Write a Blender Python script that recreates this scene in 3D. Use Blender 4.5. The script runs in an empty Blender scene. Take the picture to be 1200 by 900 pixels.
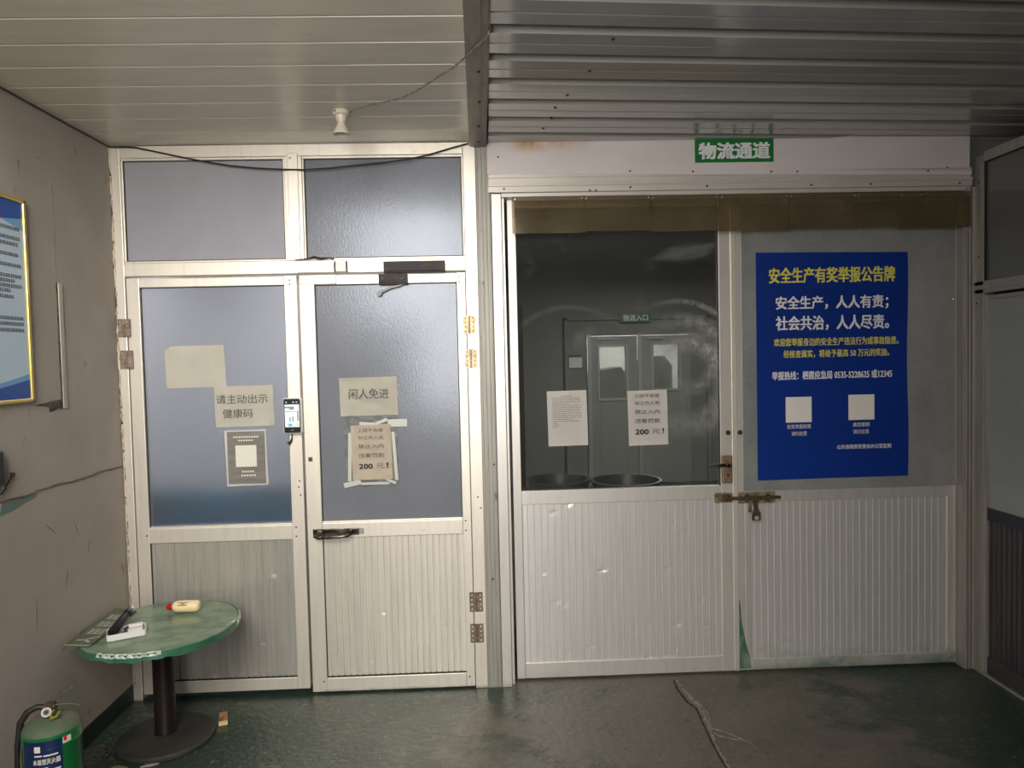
import bpy, bmesh, math, random
from mathutils import Vector, Matrix
random.seed(7)
PI = math.pi
SC = bpy.context.scene
COL = SC.collection

# ------------------------------------------------------------------ camera
cam_d = bpy.data.cameras.new('camera')
cam_d.sensor_width = 36.0
cam_d.lens = 830.0 / 1200.0 * 36.0
cam_d.clip_start = 0.02
cam = bpy.data.objects.new('camera', cam_d)
COL.objects.link(cam)
_p, _y, _r = math.radians(2.186), math.radians(1.928), math.radians(-1.314)
_f = Vector((math.sin(_y) * math.cos(_p), math.cos(_y) * math.cos(_p), -math.sin(_p)))
_R = Vector((math.cos(_y), -math.sin(_y), 0))
_U = _R.cross(_f)
_R2 = _R * math.cos(_r) + _U * math.sin(_r)
_U2 = -_R * math.sin(_r) + _U * math.cos(_r)
M = Matrix((_R2, _U2, -_f)).transposed().to_4x4()
M.translation = Vector((0, -3.5, 1.656))
cam.matrix_world = M
SC.camera = cam

# ------------------------------------------------------------------ world, light, exposure
SC.view_settings.view_transform = 'Standard'
SC.view_settings.look = 'None'
SC.view_settings.gamma = 1.0
SC.view_settings.use_curve_mapping = False
SC.view_settings.exposure = 0.5
world = bpy.data.worlds.new('world')
SC.world = world
world.use_nodes = True
world.node_tree.nodes['Background'].inputs[0].default_value = (0.55, 0.62, 0.72, 1)
world.node_tree.nodes['Background'].inputs[1].default_value = 0.5


def area(name, loc, target, sx, sy, power, color):
    d = bpy.data.lights.new(name, 'AREA')
    d.shape = 'RECTANGLE'
    d.size, d.size_y = sx, sy
    d.energy = power
    d.color = color
    o = bpy.data.objects.new(name, d)
    COL.objects.link(o)
    o.location = loc
    o.rotation_euler = (Vector(target) - Vector(loc)).to_track_quat('-Z', 'Z').to_euler()
    return o


# daylight through the tall open gateway behind the camera
area('gate_daylight', (-0.62, -5.08, 2.90), (-0.62, 0, 2.0), 1.86, 3.9, 320, (1.0, 0.955, 0.88))
# lit far room; corridor and left room get unseen added fill lights
area('corridor_fill', (1.9, 3.2, 2.6), (1.9, 3.2, 0), 0.5, 1.2, 42, (1.0, 0.99, 0.95))
area('far_room_lamp', (1.9, 7.2, 2.6), (1.9, 7.6, 0), 1.2, 1.2, 60, (1.0, 0.99, 0.96))
area('left_room_fill', (-0.9, 2.0, 2.5), (-0.9, 1.0, 0.6), 1.0, 0.6, 17, (1.0, 0.93, 0.97))


# ------------------------------------------------------------------ materials
def lin(c):
    c /= 255.0
    return c / 12.92 if c <= 0.04045 else ((c + 0.055) / 1.055) ** 2.4


def rgb(r, g, b):
    return (lin(r), lin(g), lin(b), 1.0)


def mat(name, color, rough=0.5, metal=0.0, color2=None, scale=6.0, stretch=(1, 1, 1), lo=0.4, hi=0.65,
        bump=0.0, bscale=40.0, bstretch=None, spec=0.5, rough2=None, detail=6.0, coat=0.0):
    m = bpy.data.materials.new(name)
    m.use_nodes = True
    nt = m.node_tree
    b = nt.nodes['Principled BSDF']
    b.inputs['Base Color'].default_value = color
    b.inputs['Roughness'].default_value = rough
    b.inputs['Metallic'].default_value = metal
    b.inputs['Specular IOR Level'].default_value = spec
    b.inputs['Coat Weight'].default_value = coat
    tc = nt.nodes.new('ShaderNodeNewGeometry')
    m['pos'] = 1

    def noise(sc, st, det):
        mp = nt.nodes.new('ShaderNodeMapping')
        mp.inputs['Scale'].default_value = st
        nt.links.new(tc.outputs['Position'], mp.inputs['Vector'])
        n = nt.nodes.new('ShaderNodeTexNoise')
        n.inputs['Scale'].default_value = sc
        n.inputs['Detail'].default_value = det
        n.inputs['Roughness'].default_value = 0.6
        nt.links.new(mp.outputs[0], n.inputs['Vector'])
        return n
    if color2 is not None:
        n = noise(scale, stretch, detail)
        cr = nt.nodes.new('ShaderNodeValToRGB')
        cr.color_ramp.elements[0].position = lo
        cr.color_ramp.elements[1].position = hi
        cr.color_ramp.elements[0].color = color
        cr.color_ramp.elements[1].color = color2
        nt.links.new(n.outputs['Fac'], cr.inputs[0])
        nt.links.new(cr.outputs[0], b.inputs['Base Color'])
        cr.name = 'ramp'
        if rough2 is not None:
            mr = nt.nodes.new('ShaderNodeMapRange')
            mr.inputs['From Min'].default_value = lo
            mr.inputs['From Max'].default_value = hi
            mr.inputs['To Min'].default_value = rough
            mr.inputs['To Max'].default_value = rough2
            nt.links.new(n.outputs['Fac'], mr.inputs[0])
            nt.links.new(mr.outputs[0], b.inputs['Roughness'])
    if bump:
        n = noise(bscale, bstretch or (1, 1, 1), 3.0)
        bp = nt.nodes.new('ShaderNodeBump')
        bp.inputs['Strength'].default_value = bump
        bp.inputs['Distance'].default_value = 0.01
        nt.links.new(n.outputs['Fac'], bp.inputs['Height'])
        nt.links.new(bp.outputs[0], b.inputs['Normal'])
    return m


def add_layer(m, color, fac_fn, rough=None):
    """lay a second paint (stain, dirt) over a material's base colour; fac_fn(nt, geo) returns a socket"""
    nt = m.node_tree
    b = nt.nodes['Principled BSDF']
    geo = nt.nodes.new('ShaderNodeNewGeometry')
    fac = fac_fn(nt, geo)
    mx = nt.nodes.new('ShaderNodeMixRGB')
    inp = b.inputs['Base Color']
    if inp.links:
        nt.links.new(inp.links[0].from_socket, mx.inputs[1])
    else:
        mx.inputs[1].default_value = inp.default_value
    mx.inputs[2].default_value = color
    nt.links.new(fac, mx.inputs[0])
    nt.links.new(mx.outputs[0], inp)
    mi = b.inputs['Metallic']
    if mi.default_value > 0:
        mm = nt.nodes.new('ShaderNodeMath')
        mm.operation = 'MULTIPLY_ADD'
        nt.links.new(fac, mm.inputs[0])
        mm.inputs[1].default_value = -mi.default_value
        mm.inputs[2].default_value = mi.default_value
        nt.links.new(mm.outputs[0], mi)
    return m


def nmath(nt, op, a, b_=None, c=None, clamp=False):
    n = nt.nodes.new('ShaderNodeMath')
    n.operation = op
    n.use_clamp = clamp
    for i, v in enumerate((a, b_, c)):
        if v is None:
            continue
        if isinstance(v, (int, float)):
            n.inputs[i].default_value = v
        else:
            nt.links.new(v, n.inputs[i])
    return n.outputs[0]


def nnoise(nt, geo, scale, stretch=(1, 1, 1), detail=5.0):
    mp = nt.nodes.new('ShaderNodeMapping')
    mp.inputs['Scale'].default_value = stretch
    nt.links.new(geo.outputs['Position'], mp.inputs['Vector'])
    n = nt.nodes.new('ShaderNodeTexNoise')
    n.inputs['Scale'].default_value = scale
    n.inputs['Detail'].default_value = detail
    n.inputs['Roughness'].default_value = 0.65
    nt.links.new(mp.outputs[0], n.inputs['Vector'])
    return n.outputs['Fac']


def below(height, soft, nscale, amount=1.0):
    """ragged paint splash reaching up to about `height`"""
    def fn(nt, geo):
        sx = nt.nodes.new('ShaderNodeSeparateXYZ')
        nt.links.new(geo.outputs['Position'], sx.inputs[0])
        n = nnoise(nt, geo, nscale, (1, 1, 1.6))
        h = nmath(nt, 'MULTIPLY_ADD', nmath(nt, 'SUBTRACT', n, 0.5), height * 2.6, height)
        d = nmath(nt, 'DIVIDE', nmath(nt, 'SUBTRACT', h, sx.outputs[2]), soft, clamp=True)
        return nmath(nt, 'MULTIPLY', d, amount)
    return fn


def patch(lo, hi, scale, stretch=(1, 1, 1), amount=1.0):
    def fn(nt, geo):
        n = nnoise(nt, geo, scale, stretch)
        mr = nt.nodes.new('ShaderNodeMapRange')
        mr.inputs['From Min'].default_value = lo
        mr.inputs['From Max'].default_value = hi
        mr.inputs['To Max'].default_value = amount
        nt.links.new(n, mr.inputs[0])
        return mr.outputs[0]
    return fn


GREENP = rgb(40, 92, 66)
MT = {}
MT['alu'] = mat('aluminium_cream', (0.80, 0.745, 0.66, 1), 0.46, 0.6, (0.72, 0.67, 0.59, 1), 5, (8, 8, 0.7), 0.45, 0.75, bump=0.02, bscale=60, bstretch=(6, 6, 0.3))
add_layer(MT['alu'], GREENP, below(0.022, 0.03, 6, 0.8))
add_layer(MT['alu'], rgb(120, 110, 98), patch(0.66, 0.75, 22, (1, 1, 1), 0.5))
MT['alu_h'] = mat('aluminium_rail', (0.80, 0.745, 0.66, 1), 0.44, 0.6, (0.68, 0.63, 0.55, 1), 5, (0.7, 8, 8), 0.45, 0.75)
add_layer(MT['alu_h'], GREENP, below(0.016, 0.03, 5, 0.7))
MT['alu_r'] = mat('aluminium_plain', (0.70, 0.665, 0.63, 1), 0.44, 0.55, (0.62, 0.59, 0.56, 1), 5, (8, 8, 0.7), 0.45, 0.75, bump=0.02, bscale=60, bstretch=(6, 6, 0.3))

MT['panel'] = mat('ribbed_aluminium_cream', (0.78, 0.735, 0.66, 1), 0.38, 0.55, (0.68, 0.64, 0.575, 1), 5, (9, 9, 0.5), 0.4, 0.72, bump=0.10, bscale=16, bstretch=(1, 1, 0.03))
MT['panel_shiny'] = mat('polished_ribbed_aluminium', (0.68, 0.655, 0.60, 1), 0.29, 0.66, (0.57, 0.55, 0.51, 1), 5, (9, 9, 0.5), 0.4, 0.72, bump=0.14, bscale=16, bstretch=(1, 1, 0.03))
MT['panel_r'] = mat('ribbed_aluminium_grey', (0.78, 0.76, 0.74, 1), 0.38, 0.55, (0.71, 0.69, 0.675, 1), 7, (9, 9, 0.5), 0.4, 0.72, bump=0.10, bscale=16, bstretch=(1, 1, 0.03))


def _door4_green(height, soft, nscale, amount):
    """green floor paint brushed up the foot of the fourth leaf, and the near corner of the third"""
    f0 = below(height, soft, nscale, amount)
    f1 = below(height * 0.5, soft, nscale, amount)

    def fn(nt, geo):
        sx = nt.nodes.new('ShaderNodeSeparateXYZ')
        nt.links.new(geo.outputs['Position'], sx.inputs[0])
        m4 = nmath(nt, 'GREATER_THAN', sx.outputs[0], 1.253)
        m3 = nmath(nt, 'DIVIDE', nmath(nt, 'SUBTRACT', 0.62, sx.outputs[0]), 0.5, clamp=True)
        return nmath(nt, 'ADD', nmath(nt, 'MULTIPLY', f0(nt, geo), m4), nmath(nt, 'MULTIPLY', f1(nt, geo), m3), clamp=True)
    return fn


add_layer(MT['alu_r'], GREENP, _door4_green(0.085, 0.09, 5, 0.8))
add_layer(MT['panel_r'], GREENP, _door4_green(0.15, 0.14, 3, 0.6))
MT['post'] = mat('grey_weathered_aluminium', (0.40, 0.385, 0.35, 1), 0.55, 0.3, (0.30, 0.285, 0.255, 1), 8, (10, 10, 0.5), 0.35, 0.7, bump=0.06, bscale=30, bstretch=(8, 8, 0.4))
add_layer(MT['post'], rgb(60, 52, 44), patch(0.64, 0.70, 18, (1, 1, 0.5), 0.7))
MT['beam'] = mat('dirty_beam_metal', (0.27, 0.25, 0.22, 1), 0.5, 0.3, (0.19, 0.17, 0.15, 1), 7, (8, 1, 1), 0.35, 0.7)
MT['fascia'] = mat('lilac_white_sheet', (0.72, 0.66, 0.665, 1), 0.5, 0.0, (0.66, 0.60, 0.605, 1), 3, (0.6, 1, 1), 0.4, 0.7)
MT['lintel'] = mat('lintel_aluminium', (0.68, 0.63, 0.585, 1), 0.42, 0.3, (0.60, 0.56, 0.515, 1), 4, (0.7, 6, 6), 0.4, 0.7)
MT['plaster'] = mat('dirty_plaster', (0.40, 0.35, 0.305, 1), 0.85, 0, (0.335, 0.295, 0.255, 1), 2.4, (1, 1, 1), 0.35, 0.72, bump=0.25, bscale=5, detail=9)
add_layer(MT['plaster'], rgb(92, 78, 64), patch(0.66, 0.71, 7, (1, 2.2, 0.8), 0.55))
add_layer(MT['plaster'], rgb(70, 60, 50), patch(0.70, 0.72, 13, (1, 0.9, 2.6), 0.6))
add_layer(MT['plaster'], rgb(190, 180, 165), patch(0.70, 0.74, 11, (1, 1, 1.7), 0.5))
MT['green_band'] = mat('dark_green_skirting_paint', rgb(30, 46, 38), 0.6, 0, rgb(16, 23, 20), 9, (1, 1, 1), 0.4, 0.6)
MT['floor'] = mat('worn_green_floor', rgb(96, 91, 82), 0.42, 0, rgb(80, 78, 69), 3.0, (1, 1, 1), 0.40, 0.60, bump=0.4, bscale=28, rough2=0.32, detail=10)
MT['ceil_l'] = mat('pvc_ceiling', (0.68, 0.615, 0.525, 1), 0.30, 0, (0.61, 0.55, 0.47, 1), 2.2, (1.2, 7, 1), 0.4, 0.7)
MT['ceil_r'] = mat('grey_steel_sheet', (0.53, 0.525, 0.505, 1), 0.15, 0.32, (0.46, 0.455, 0.435, 1), 2.2, (0.6, 5, 1), 0.4, 0.7)
MT['dark_gasket'] = mat('black_gasket', (0.012, 0.012, 0.012, 1), 0.6)
MT['screw'] = mat('dark_screw', (0.04, 0.035, 0.03, 1), 0.5, 0.6)
MT['screw_bright'] = mat('bright_screw', (0.8, 0.8, 0.78, 1), 0.25, 0.8)
MT['paper'] = mat('paper_white', (0.80, 0.76, 0.73, 1), 0.7, 0, (0.77, 0.73, 0.69, 1), 9, (1, 1, 1), 0.4, 0.7)
MT['paper_old'] = mat('paper_yellowed', (0.70, 0.67, 0.58, 1), 0.65, 0, (0.65, 0.62, 0.53, 1), 9, (1, 1, 1), 0.4, 0.7)
MT['paper_tan'] = mat('paper_tan', (0.74, 0.655, 0.54, 1), 0.65, 0, (0.67, 0.585, 0.48, 1), 11, (1, 1, 1), 0.4, 0.7)
MT['paper_grey'] = mat('printed_grey', (0.155, 0.14, 0.125, 1), 0.6, 0, (0.23, 0.215, 0.195, 1), 5, (0.8, 1, 6), 0.4, 0.7)
MT['ink'] = mat('ink_black', (0.02, 0.02, 0.02, 1), 0.7)
MT['ink_faint'] = mat('ink_faint', (0.33, 0.30, 0.27, 1), 0.7)
MT['ink_soft'] = mat('ink_grey', (0.11, 0.105, 0.095, 1), 0.7)
MT['ink_white'] = mat('ink_white', (0.80, 0.80, 0.82, 1), 0.6)
MT['ink_cream'] = mat('ink_cream', (0.66, 0.62, 0.55, 1), 0.6)
MT['ink_yellow'] = mat('ink_yellow', (0.72, 0.66, 0.10, 1), 0.6)
MT['ink_red'] = mat('ink_red', (0.55, 0.02, 0.03, 1), 0.6)
MT['poster_blue'] = mat('poster_blue', (0.003, 0.058, 0.46, 1), 0.6, 0, (0.003, 0.052, 0.42, 1), 1.5, (1, 1, 1), 0.4, 0.7)
MT['sign_green'] = mat('sign_green', rgb(12, 112, 48), 0.5)
MT['hinge'] = mat('cream_hinge', (0.50, 0.42, 0.27, 1), 0.45, 0.4, (0.27, 0.21, 0.13, 1), 30, (1, 1, 1), 0.45, 0.65)
MT['hinge_rust'] = mat('rusty_hinge', (0.30, 0.24, 0.19, 1), 0.55, 0.5, (0.17, 0.12, 0.09, 1), 30, (1, 1, 1), 0.4, 0.65)
MT['brown'] = mat('brown_enamel', (0.020, 0.012, 0.010, 1), 0.5, 0.0, (0.08, 0.062, 0.05, 1), 26, (0.5, 1, 1), 0.55, 0.8, spec=0.25)
MT['rust'] = mat('rusted_bronze', (0.13, 0.085, 0.05, 1), 0.5, 0.5, (0.05, 0.03, 0.02, 1), 40, (1, 1, 1), 0.4, 0.65)
MT['brass'] = mat('dull_brass_plate', (0.36, 0.31, 0.19, 1), 0.45, 0.6, (0.16, 0.12, 0.07, 1), 34, (1, 1, 1), 0.42, 0.66)
MT['lock'] = mat('tan_lock_case', (0.30, 0.21, 0.14, 1), 0.45, 0.5, (0.17, 0.11, 0.07, 1), 25, (1, 1, 1), 0.45, 0.65)
MT['old_nickel'] = mat('tarnished_nickel', (0.20, 0.17, 0.145, 1), 0.3, 0.8, (0.04, 0.032, 0.026, 1), 30, (0.5, 1, 1), 0.42, 0.56)
MT['grey_arm'] = mat('grey_metal', (0.13, 0.135, 0.135, 1), 0.45, 0.4)
MT['black_plastic'] = mat('black_plastic', (0.012, 0.012, 0.013, 1), 0.3)
MT['rubber'] = mat('black_rubber', (0.012, 0.011, 0.011, 1), 0.55)
MT['silver'] = mat('silver_bezel', (0.70, 0.70, 0.70, 1), 0.3, 0.6)
MT['cream_plastic'] = mat('cream_bakelite', (0.66, 0.60, 0.50, 1), 0.35, 0, (0.56, 0.50, 0.42, 1), 20, (1, 1, 1), 0.45, 0.7)
MT['white_plastic'] = mat('white_plastic', (0.74, 0.72, 0.69, 1), 0.35)
MT['card_white'] = mat('white_card', (0.72, 0.70, 0.68, 1), 0.6)
MT['wire_grey'] = mat('twisted_wire', (0.26, 0.24, 0.20, 1), 0.6, 0, (0.10, 0.09, 0.08, 1), 70, (1, 1, 1), 0.4, 0.6)
MT['ext_green'] = mat('extinguisher_green', rgb(14, 104, 52), 0.28, 0, rgb(20, 96, 54), 4, coat=0.3)
MT['ext_dusty'] = mat('dusty_shoulder', rgb(92, 96, 78), 0.7, 0, rgb(70, 90, 66), 12)
MT['label_navy'] = mat('label_navy', rgb(16, 34, 74), 0.4)
MT['handle_green'] = mat('pale_green_lever', rgb(64, 80, 56), 0.5, 0.2)
MT['yellow_tag'] = mat('yellow_tag', rgb(118, 114, 44), 0.5)
MT['chrome'] = mat('chrome', (0.6, 0.6, 0.58, 1), 0.25, 1.0)
MT['table_cover'] = mat('green_plastic_cover', rgb(118, 138, 112), 0.28, 0, rgb(84, 108, 86), 9, (1, 1.6, 1), 0.42, 0.62, bump=0.5, bscale=14, coat=0.15)
MT['table_edge'] = mat('green_plastic_skirt', rgb(44, 90, 70), 0.25, 0, rgb(64, 116, 92), 9, (1, 1, 1), 0.35, 0.7, coat=0.4)
MT['tape'] = mat('shiny_tape', (0.62, 0.64, 0.58, 1), 0.2, 0, (0.30, 0.40, 0.32, 1), 60, (1, 1, 1), 0.4, 0.6, bump=0.5, bscale=60)
MT['pole'] = mat('dark_brown_enamel', (0.012, 0.008, 0.007, 1), 0.4, spec=0.25)
MT['base'] = mat('dusty_cast_iron', (0.040, 0.038, 0.033, 1), 0.6, 0.0, (0.022, 0.021, 0.019, 1), 7, spec=0.3)
MT['board_green'] = mat('grey_green_board', rgb(92, 98, 78), 0.55, 0, rgb(78, 84, 66), 8)
MT['bottle'] = mat('cream_bottle', rgb(236, 214, 166), 0.35)
MT['red_cap'] = mat('red_cap', rgb(176, 22, 40), 0.35)
MT['wood'] = mat('reddish_wood', rgb(168, 120, 84), 0.6, 0, rgb(118, 74, 48), 40, (1, 0.3, 1), 0.4, 0.6)
MT['wood_end'] = mat('pale_wood_end', rgb(214, 186, 140), 0.6)
MT['leaf'] = mat('dry_tan_scrap', rgb(140, 122, 92), 0.7)
MT['scrap_white'] = mat('pale_scrap', rgb(150, 150, 142), 0.6)
MT['grate'] = mat('drain_metal', (0.10, 0.098, 0.09, 1), 0.5, 0.5)
MT['gold'] = mat('gold_frame', (0.62, 0.46, 0.13, 1), 0.3, 0.7)
MT['poster_pale'] = mat('poster_pale_blue', rgb(186, 206, 222), 0.35, 0, rgb(172, 196, 216), 1.5)
MT['poster_mid'] = mat('poster_mid_blue', rgb(110, 160, 204), 0.35)
MT['poster_deep'] = mat('poster_deep_blue', rgb(28, 78, 158), 0.35)
MT['conduit'] = mat('grey_conduit', rgb(180, 172, 160), 0.6, 0, rgb(150, 142, 130), 16, (1, 1, 0.3), 0.4, 0.6)
MT['torn'] = mat('torn_plaster', rgb(92, 84, 74), 0.9, 0, rgb(50, 44, 38), 40, (1, 1, 1), 0.45, 0.6)
MT['teal'] = mat('teal_paint_patch', rgb(98, 118, 112), 0.8)
MT['crack'] = mat('cement_ridge', rgb(126, 121, 110), 0.8, 0, rgb(84, 80, 70), 40, (1, 1, 1), 0.4, 0.65)
MT['crack_gap'] = mat('crack_gap', (0.012, 0.011, 0.010, 1), 0.9)
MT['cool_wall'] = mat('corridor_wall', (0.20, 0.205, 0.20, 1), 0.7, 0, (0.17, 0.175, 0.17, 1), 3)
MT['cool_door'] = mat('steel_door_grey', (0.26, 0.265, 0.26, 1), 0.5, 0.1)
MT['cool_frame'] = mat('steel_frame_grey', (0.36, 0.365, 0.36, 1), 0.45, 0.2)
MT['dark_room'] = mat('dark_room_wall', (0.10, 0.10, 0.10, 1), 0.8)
MT['white_wall'] = mat('white_panel_wall', (0.75, 0.76, 0.75, 1), 0.6)
MT['machine'] = mat('dark_machine', (0.05, 0.05, 0.05, 1), 0.6)
MT['steel_tub'] = mat('grey_tub', (0.10, 0.10, 0.10, 1), 0.4, 0.3)
MT['blue_board'] = mat('blue_board', (0.035, 0.16, 0.245, 1), 0.7)
MT['rear_wall'] = mat('dark_concrete', (0.10, 0.10, 0.095, 1), 0.8, 0, (0.085, 0.085, 0.08, 1), 3)  # plain dark grey concrete
MT['navy_rail'] = mat('navy_rail', rgb(32, 34, 52), 0.4, 0.2)
MT['dark_panel'] = mat('dark_ribbed_panel', (0.085, 0.082, 0.088, 1), 0.45, 0.4, (0.06, 0.058, 0.064, 1), 5, (6, 6, 0.6))
MT['alu_dim'] = mat('aluminium_dull', (0.40, 0.38, 0.35, 1), 0.42, 0.4, (0.33, 0.31, 0.285, 1), 5, (6, 6, 0.6), 0.4, 0.7)


def _sep(nt, geo):
    s = nt.nodes.new('ShaderNodeSeparateXYZ')
    nt.links.new(geo.outputs['Position'], s.inputs[0])
    return s


def _floor_green(nt, geo):
    s = _sep(nt, geo)
    dx = nmath(nt, 'ABSOLUTE', nmath(nt, 'SUBTRACT', s.outputs[0], 0.85))
    a = nmath(nt, 'DIVIDE', nmath(nt, 'SUBTRACT', dx, 0.25), 1.15)
    a = nmath(nt, 'ADD', a, nmath(nt, 'MULTIPLY', nmath(nt, 'SUBTRACT', nnoise(nt, geo, 2.6, (1, 1.4, 1), 12.0), 0.5), 2.6))
    a = nmath(nt, 'MULTIPLY_ADD', nmath(nt, 'SUBTRACT', a, 0.5), 3.5, 0.5, clamp=True)
    return nmath(nt, 'MULTIPLY', a, 0.92)


add_layer(MT['floor'], rgb(40, 57, 46), _floor_green)
add_layer(MT['floor'], rgb(98, 96, 86), patch(0.60, 0.66, 7, (1, 2.6, 1), 0.55))
add_layer(MT['floor'], rgb(36, 46, 38), patch(0.60, 0.70, 4, (1.4, 1, 1), 0.6))
add_layer(MT['floor'], rgb(126, 122, 112), patch(0.58, 0.64, 34, (1, 1, 1), 0.45))
add_layer(MT['floor'], rgb(34, 36, 30), patch(0.60, 0.66, 19, (1.2, 1, 1), 0.5))


def _rust(nt, geo):
    s = _sep(nt, geo)
    up = nmath(nt, 'DIVIDE', nmath(nt, 'SUBTRACT', s.outputs[2], 2.645), 0.05, clamp=True)
    side = nmath(nt, 'DIVIDE', nmath(nt, 'SUBTRACT', 0.24, nmath(nt, 'ABSOLUTE', nmath(nt, 'SUBTRACT', s.outputs[0], 0.30))), 0.16, clamp=True)
    n = nmath(nt, 'MULTIPLY', nmath(nt, 'SUBTRACT', nnoise(nt, geo, 9, (1, 1, 0.6)), 0.36), 4.0, clamp=True)
    return nmath(nt, 'MULTIPLY', nmath(nt, 'MULTIPLY', up, side), n)


add_layer(MT['fascia'], rgb(190, 138, 74), _rust)


def frosted(name, color, rough, trans, bump=0.0, bscale=60, bstretch=(1, 1, 1), refr_rough=0.5, speck=None, mottle=0.86):
    m = bpy.data.materials.new(name)
    m.use_nodes = True
    nt = m.node_tree
    b = nt.nodes['Principled BSDF']
    b.inputs['Base Color'].default_value = color
    b.inputs['Roughness'].default_value = rough
    b.inputs['Specular IOR Level'].default_value = 0.5
    b.inputs['Specular Tint'].default_value = (0.80, 0.87, 1.0, 1)
    out = nt.nodes['Material Output']
    geo = nt.nodes.new('ShaderNodeNewGeometry')
    n0 = nmath(nt, 'MULTIPLY', nmath(nt, 'SUBTRACT', nnoise(nt, geo, 3.4, (1, 1, 0.7), 9), 0.3), 2.5, clamp=True)
    cr = nt.nodes.new('ShaderNodeMixRGB')
    cr.inputs[1].default_value = color
    cr.inputs[2].default_value = tuple(c * mottle for c in color[:3]) + (1,)
    nt.links.new(n0, cr.inputs[0])
    nt.links.new(cr.outputs[0], b.inputs['Base Color'])
    if speck:
        n1 = nnoise(nt, geo, speck, (1, 1, 1), 8)
        k = nmath(nt, 'MULTIPLY', nmath(nt, 'SUBTRACT', n1, 0.54), 1.8, clamp=True)
        mx = nt.nodes.new('ShaderNodeMixRGB')
        nt.links.new(k, mx.inputs[0])
        nt.links.new(cr.outputs[0], mx.inputs[1])
        mx.inputs[2].default_value = tuple(min(1, c * 1.9) for c in color[:3]) + (1,)
        nt.links.new(mx.outputs[0], b.inputs['Base Color'])
    if bump:
        bp = nt.nodes.new('ShaderNodeBump')
        bp.inputs['Strength'].default_value = bump
        bp.inputs['Distance'].default_value = 0.0008
        nt.links.new(nnoise(nt, geo, bscale, bstretch, 2), bp.inputs['Height'])
        nt.links.new(bp.outputs[0], b.inputs['Normal'])
    if trans > 0:
        r = nt.nodes.new('ShaderNodeBsdfRefraction')
        r.inputs['IOR'].default_value = 1.42
        r.inputs['Roughness'].default_value = refr_rough
        r.inputs['Color'].default_value = (0.9, 0.93, 0.97, 1)
        mx = nt.nodes.new('ShaderNodeMixShader')
        mx.inputs[0].default_value = trans
        nt.links.new(b.outputs[0], mx.inputs[1])
        nt.links.new(r.outputs[0], mx.inputs[2])
        nt.links.new(mx.outputs[0], out.inputs['Surface'])
    return m


def clear_glass(name, dirt_color, dirt_amount, tint=(0.84, 0.84, 0.82, 1), arcs=False):
    """grimy window glass: transparent + mirror-like reflection + a veil of dust and wipe marks"""
    m = bpy.data.materials.new(name)
    m.use_nodes = True
    nt = m.node_tree
    for n in list(nt.nodes):
        if n.type == 'BSDF_PRINCIPLED':
            nt.nodes.remove(n)
    out = nt.nodes['Material Output']
    geo = nt.nodes.new('ShaderNodeNewGeometry')
    tr = nt.nodes.new('ShaderNodeBsdfTransparent')
    tr.inputs[0].default_value = tint
    gl = nt.nodes.new('ShaderNodeBsdfGlossy')
    gl.inputs['Roughness'].default_value = 0.015
    fr = nt.nodes.new('ShaderNodeFresnel')
    fr.inputs['IOR'].default_value = 1.6
    m1 = nt.nodes.new('ShaderNodeMixShader')
    nt.links.new(fr.outputs[0], m1.inputs[0])
    nt.links.new(tr.outputs[0], m1.inputs[1])
    nt.links.new(gl.outputs[0], m1.inputs[2])
    df = nt.nodes.new('ShaderNodeBsdfDiffuse')
    df.inputs[0].default_value = dirt_color
    m2 = nt.nodes.new('ShaderNodeMixShader')
    n = nnoise(nt, geo, 1.8, (1, 1, 0.8), 7)
    fac = nmath(nt, 'MULTIPLY', n, dirt_amount * 2)
    if arcs:
        # arcs left by a wiping cloth near the top and the lock side of the pane
        s = _sep(nt, geo)
        def ring(cx, cz, r, w, k, zmin=None):
            dx = nmath(nt, 'SUBTRACT', s.outputs[0], cx)
            dz = nmath(nt, 'SUBTRACT', s.outputs[2], cz)
            d = nmath(nt, 'SQRT', nmath(nt, 'ADD', nmath(nt, 'MULTIPLY', dx, dx), nmath(nt, 'MULTIPLY', dz, dz)))
            e = nmath(nt, 'DIVIDE', nmath(nt, 'SUBTRACT', w, nmath(nt, 'ABSOLUTE', nmath(nt, 'SUBTRACT', d, r))), w, clamp=True)
            st = nnoise(nt, geo, 26, (1, 1, 1), 4)
            a = nmath(nt, 'MULTIPLY', e, nmath(nt, 'MULTIPLY', nmath(nt, 'SUBTRACT', st, 0.3, clamp=True), k))
            if zmin is not None:
                a = nmath(nt, 'MULTIPLY', a, nmath(nt, 'DIVIDE', nmath(nt, 'SUBTRACT', s.outputs[2], zmin), 0.3, clamp=True))
            return a
        for q in ((0.96, 1.56, 0.36, 0.018, 2.4, 1.3), (0.98, 1.52, 0.30, 0.05, 2.6, 1.2), (1.0, 1.50, 0.21, 0.07, 2.4, 1.1), (1.03, 1.60, 0.12, 0.05, 1.6, 1.2)):
            side = nmath(nt, 'DIVIDE', nmath(nt, 'SUBTRACT', s.outputs[0], 0.72), 0.42, clamp=True)
            fac = nmath(nt, 'ADD', fac, nmath(nt, 'MULTIPLY', ring(*q), nmath(nt, 'POWER', side, 1.6)))
        fac = nmath(nt, 'ADD', fac, ring(0.42, 1.52, 0.38, 0.02, 0.25, 1.6))
        fine = nnoise(nt, geo, 5, (1.0, 1, 1.0), 9)
        fac = nmath(nt, 'ADD', fac, nmath(nt, 'MULTIPLY', nmath(nt, 'SUBTRACT', fine, 0.58, clamp=True), 0.5))
    nt.links.new(fac, m2.inputs[0])
    nt.links.new(m1.outputs[0], m2.inputs[1])
    nt.links.new(df.outputs[0], m2.inputs[2])
    nt.links.new(m2.outputs[0], out.inputs['Surface'])
    return m


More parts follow.
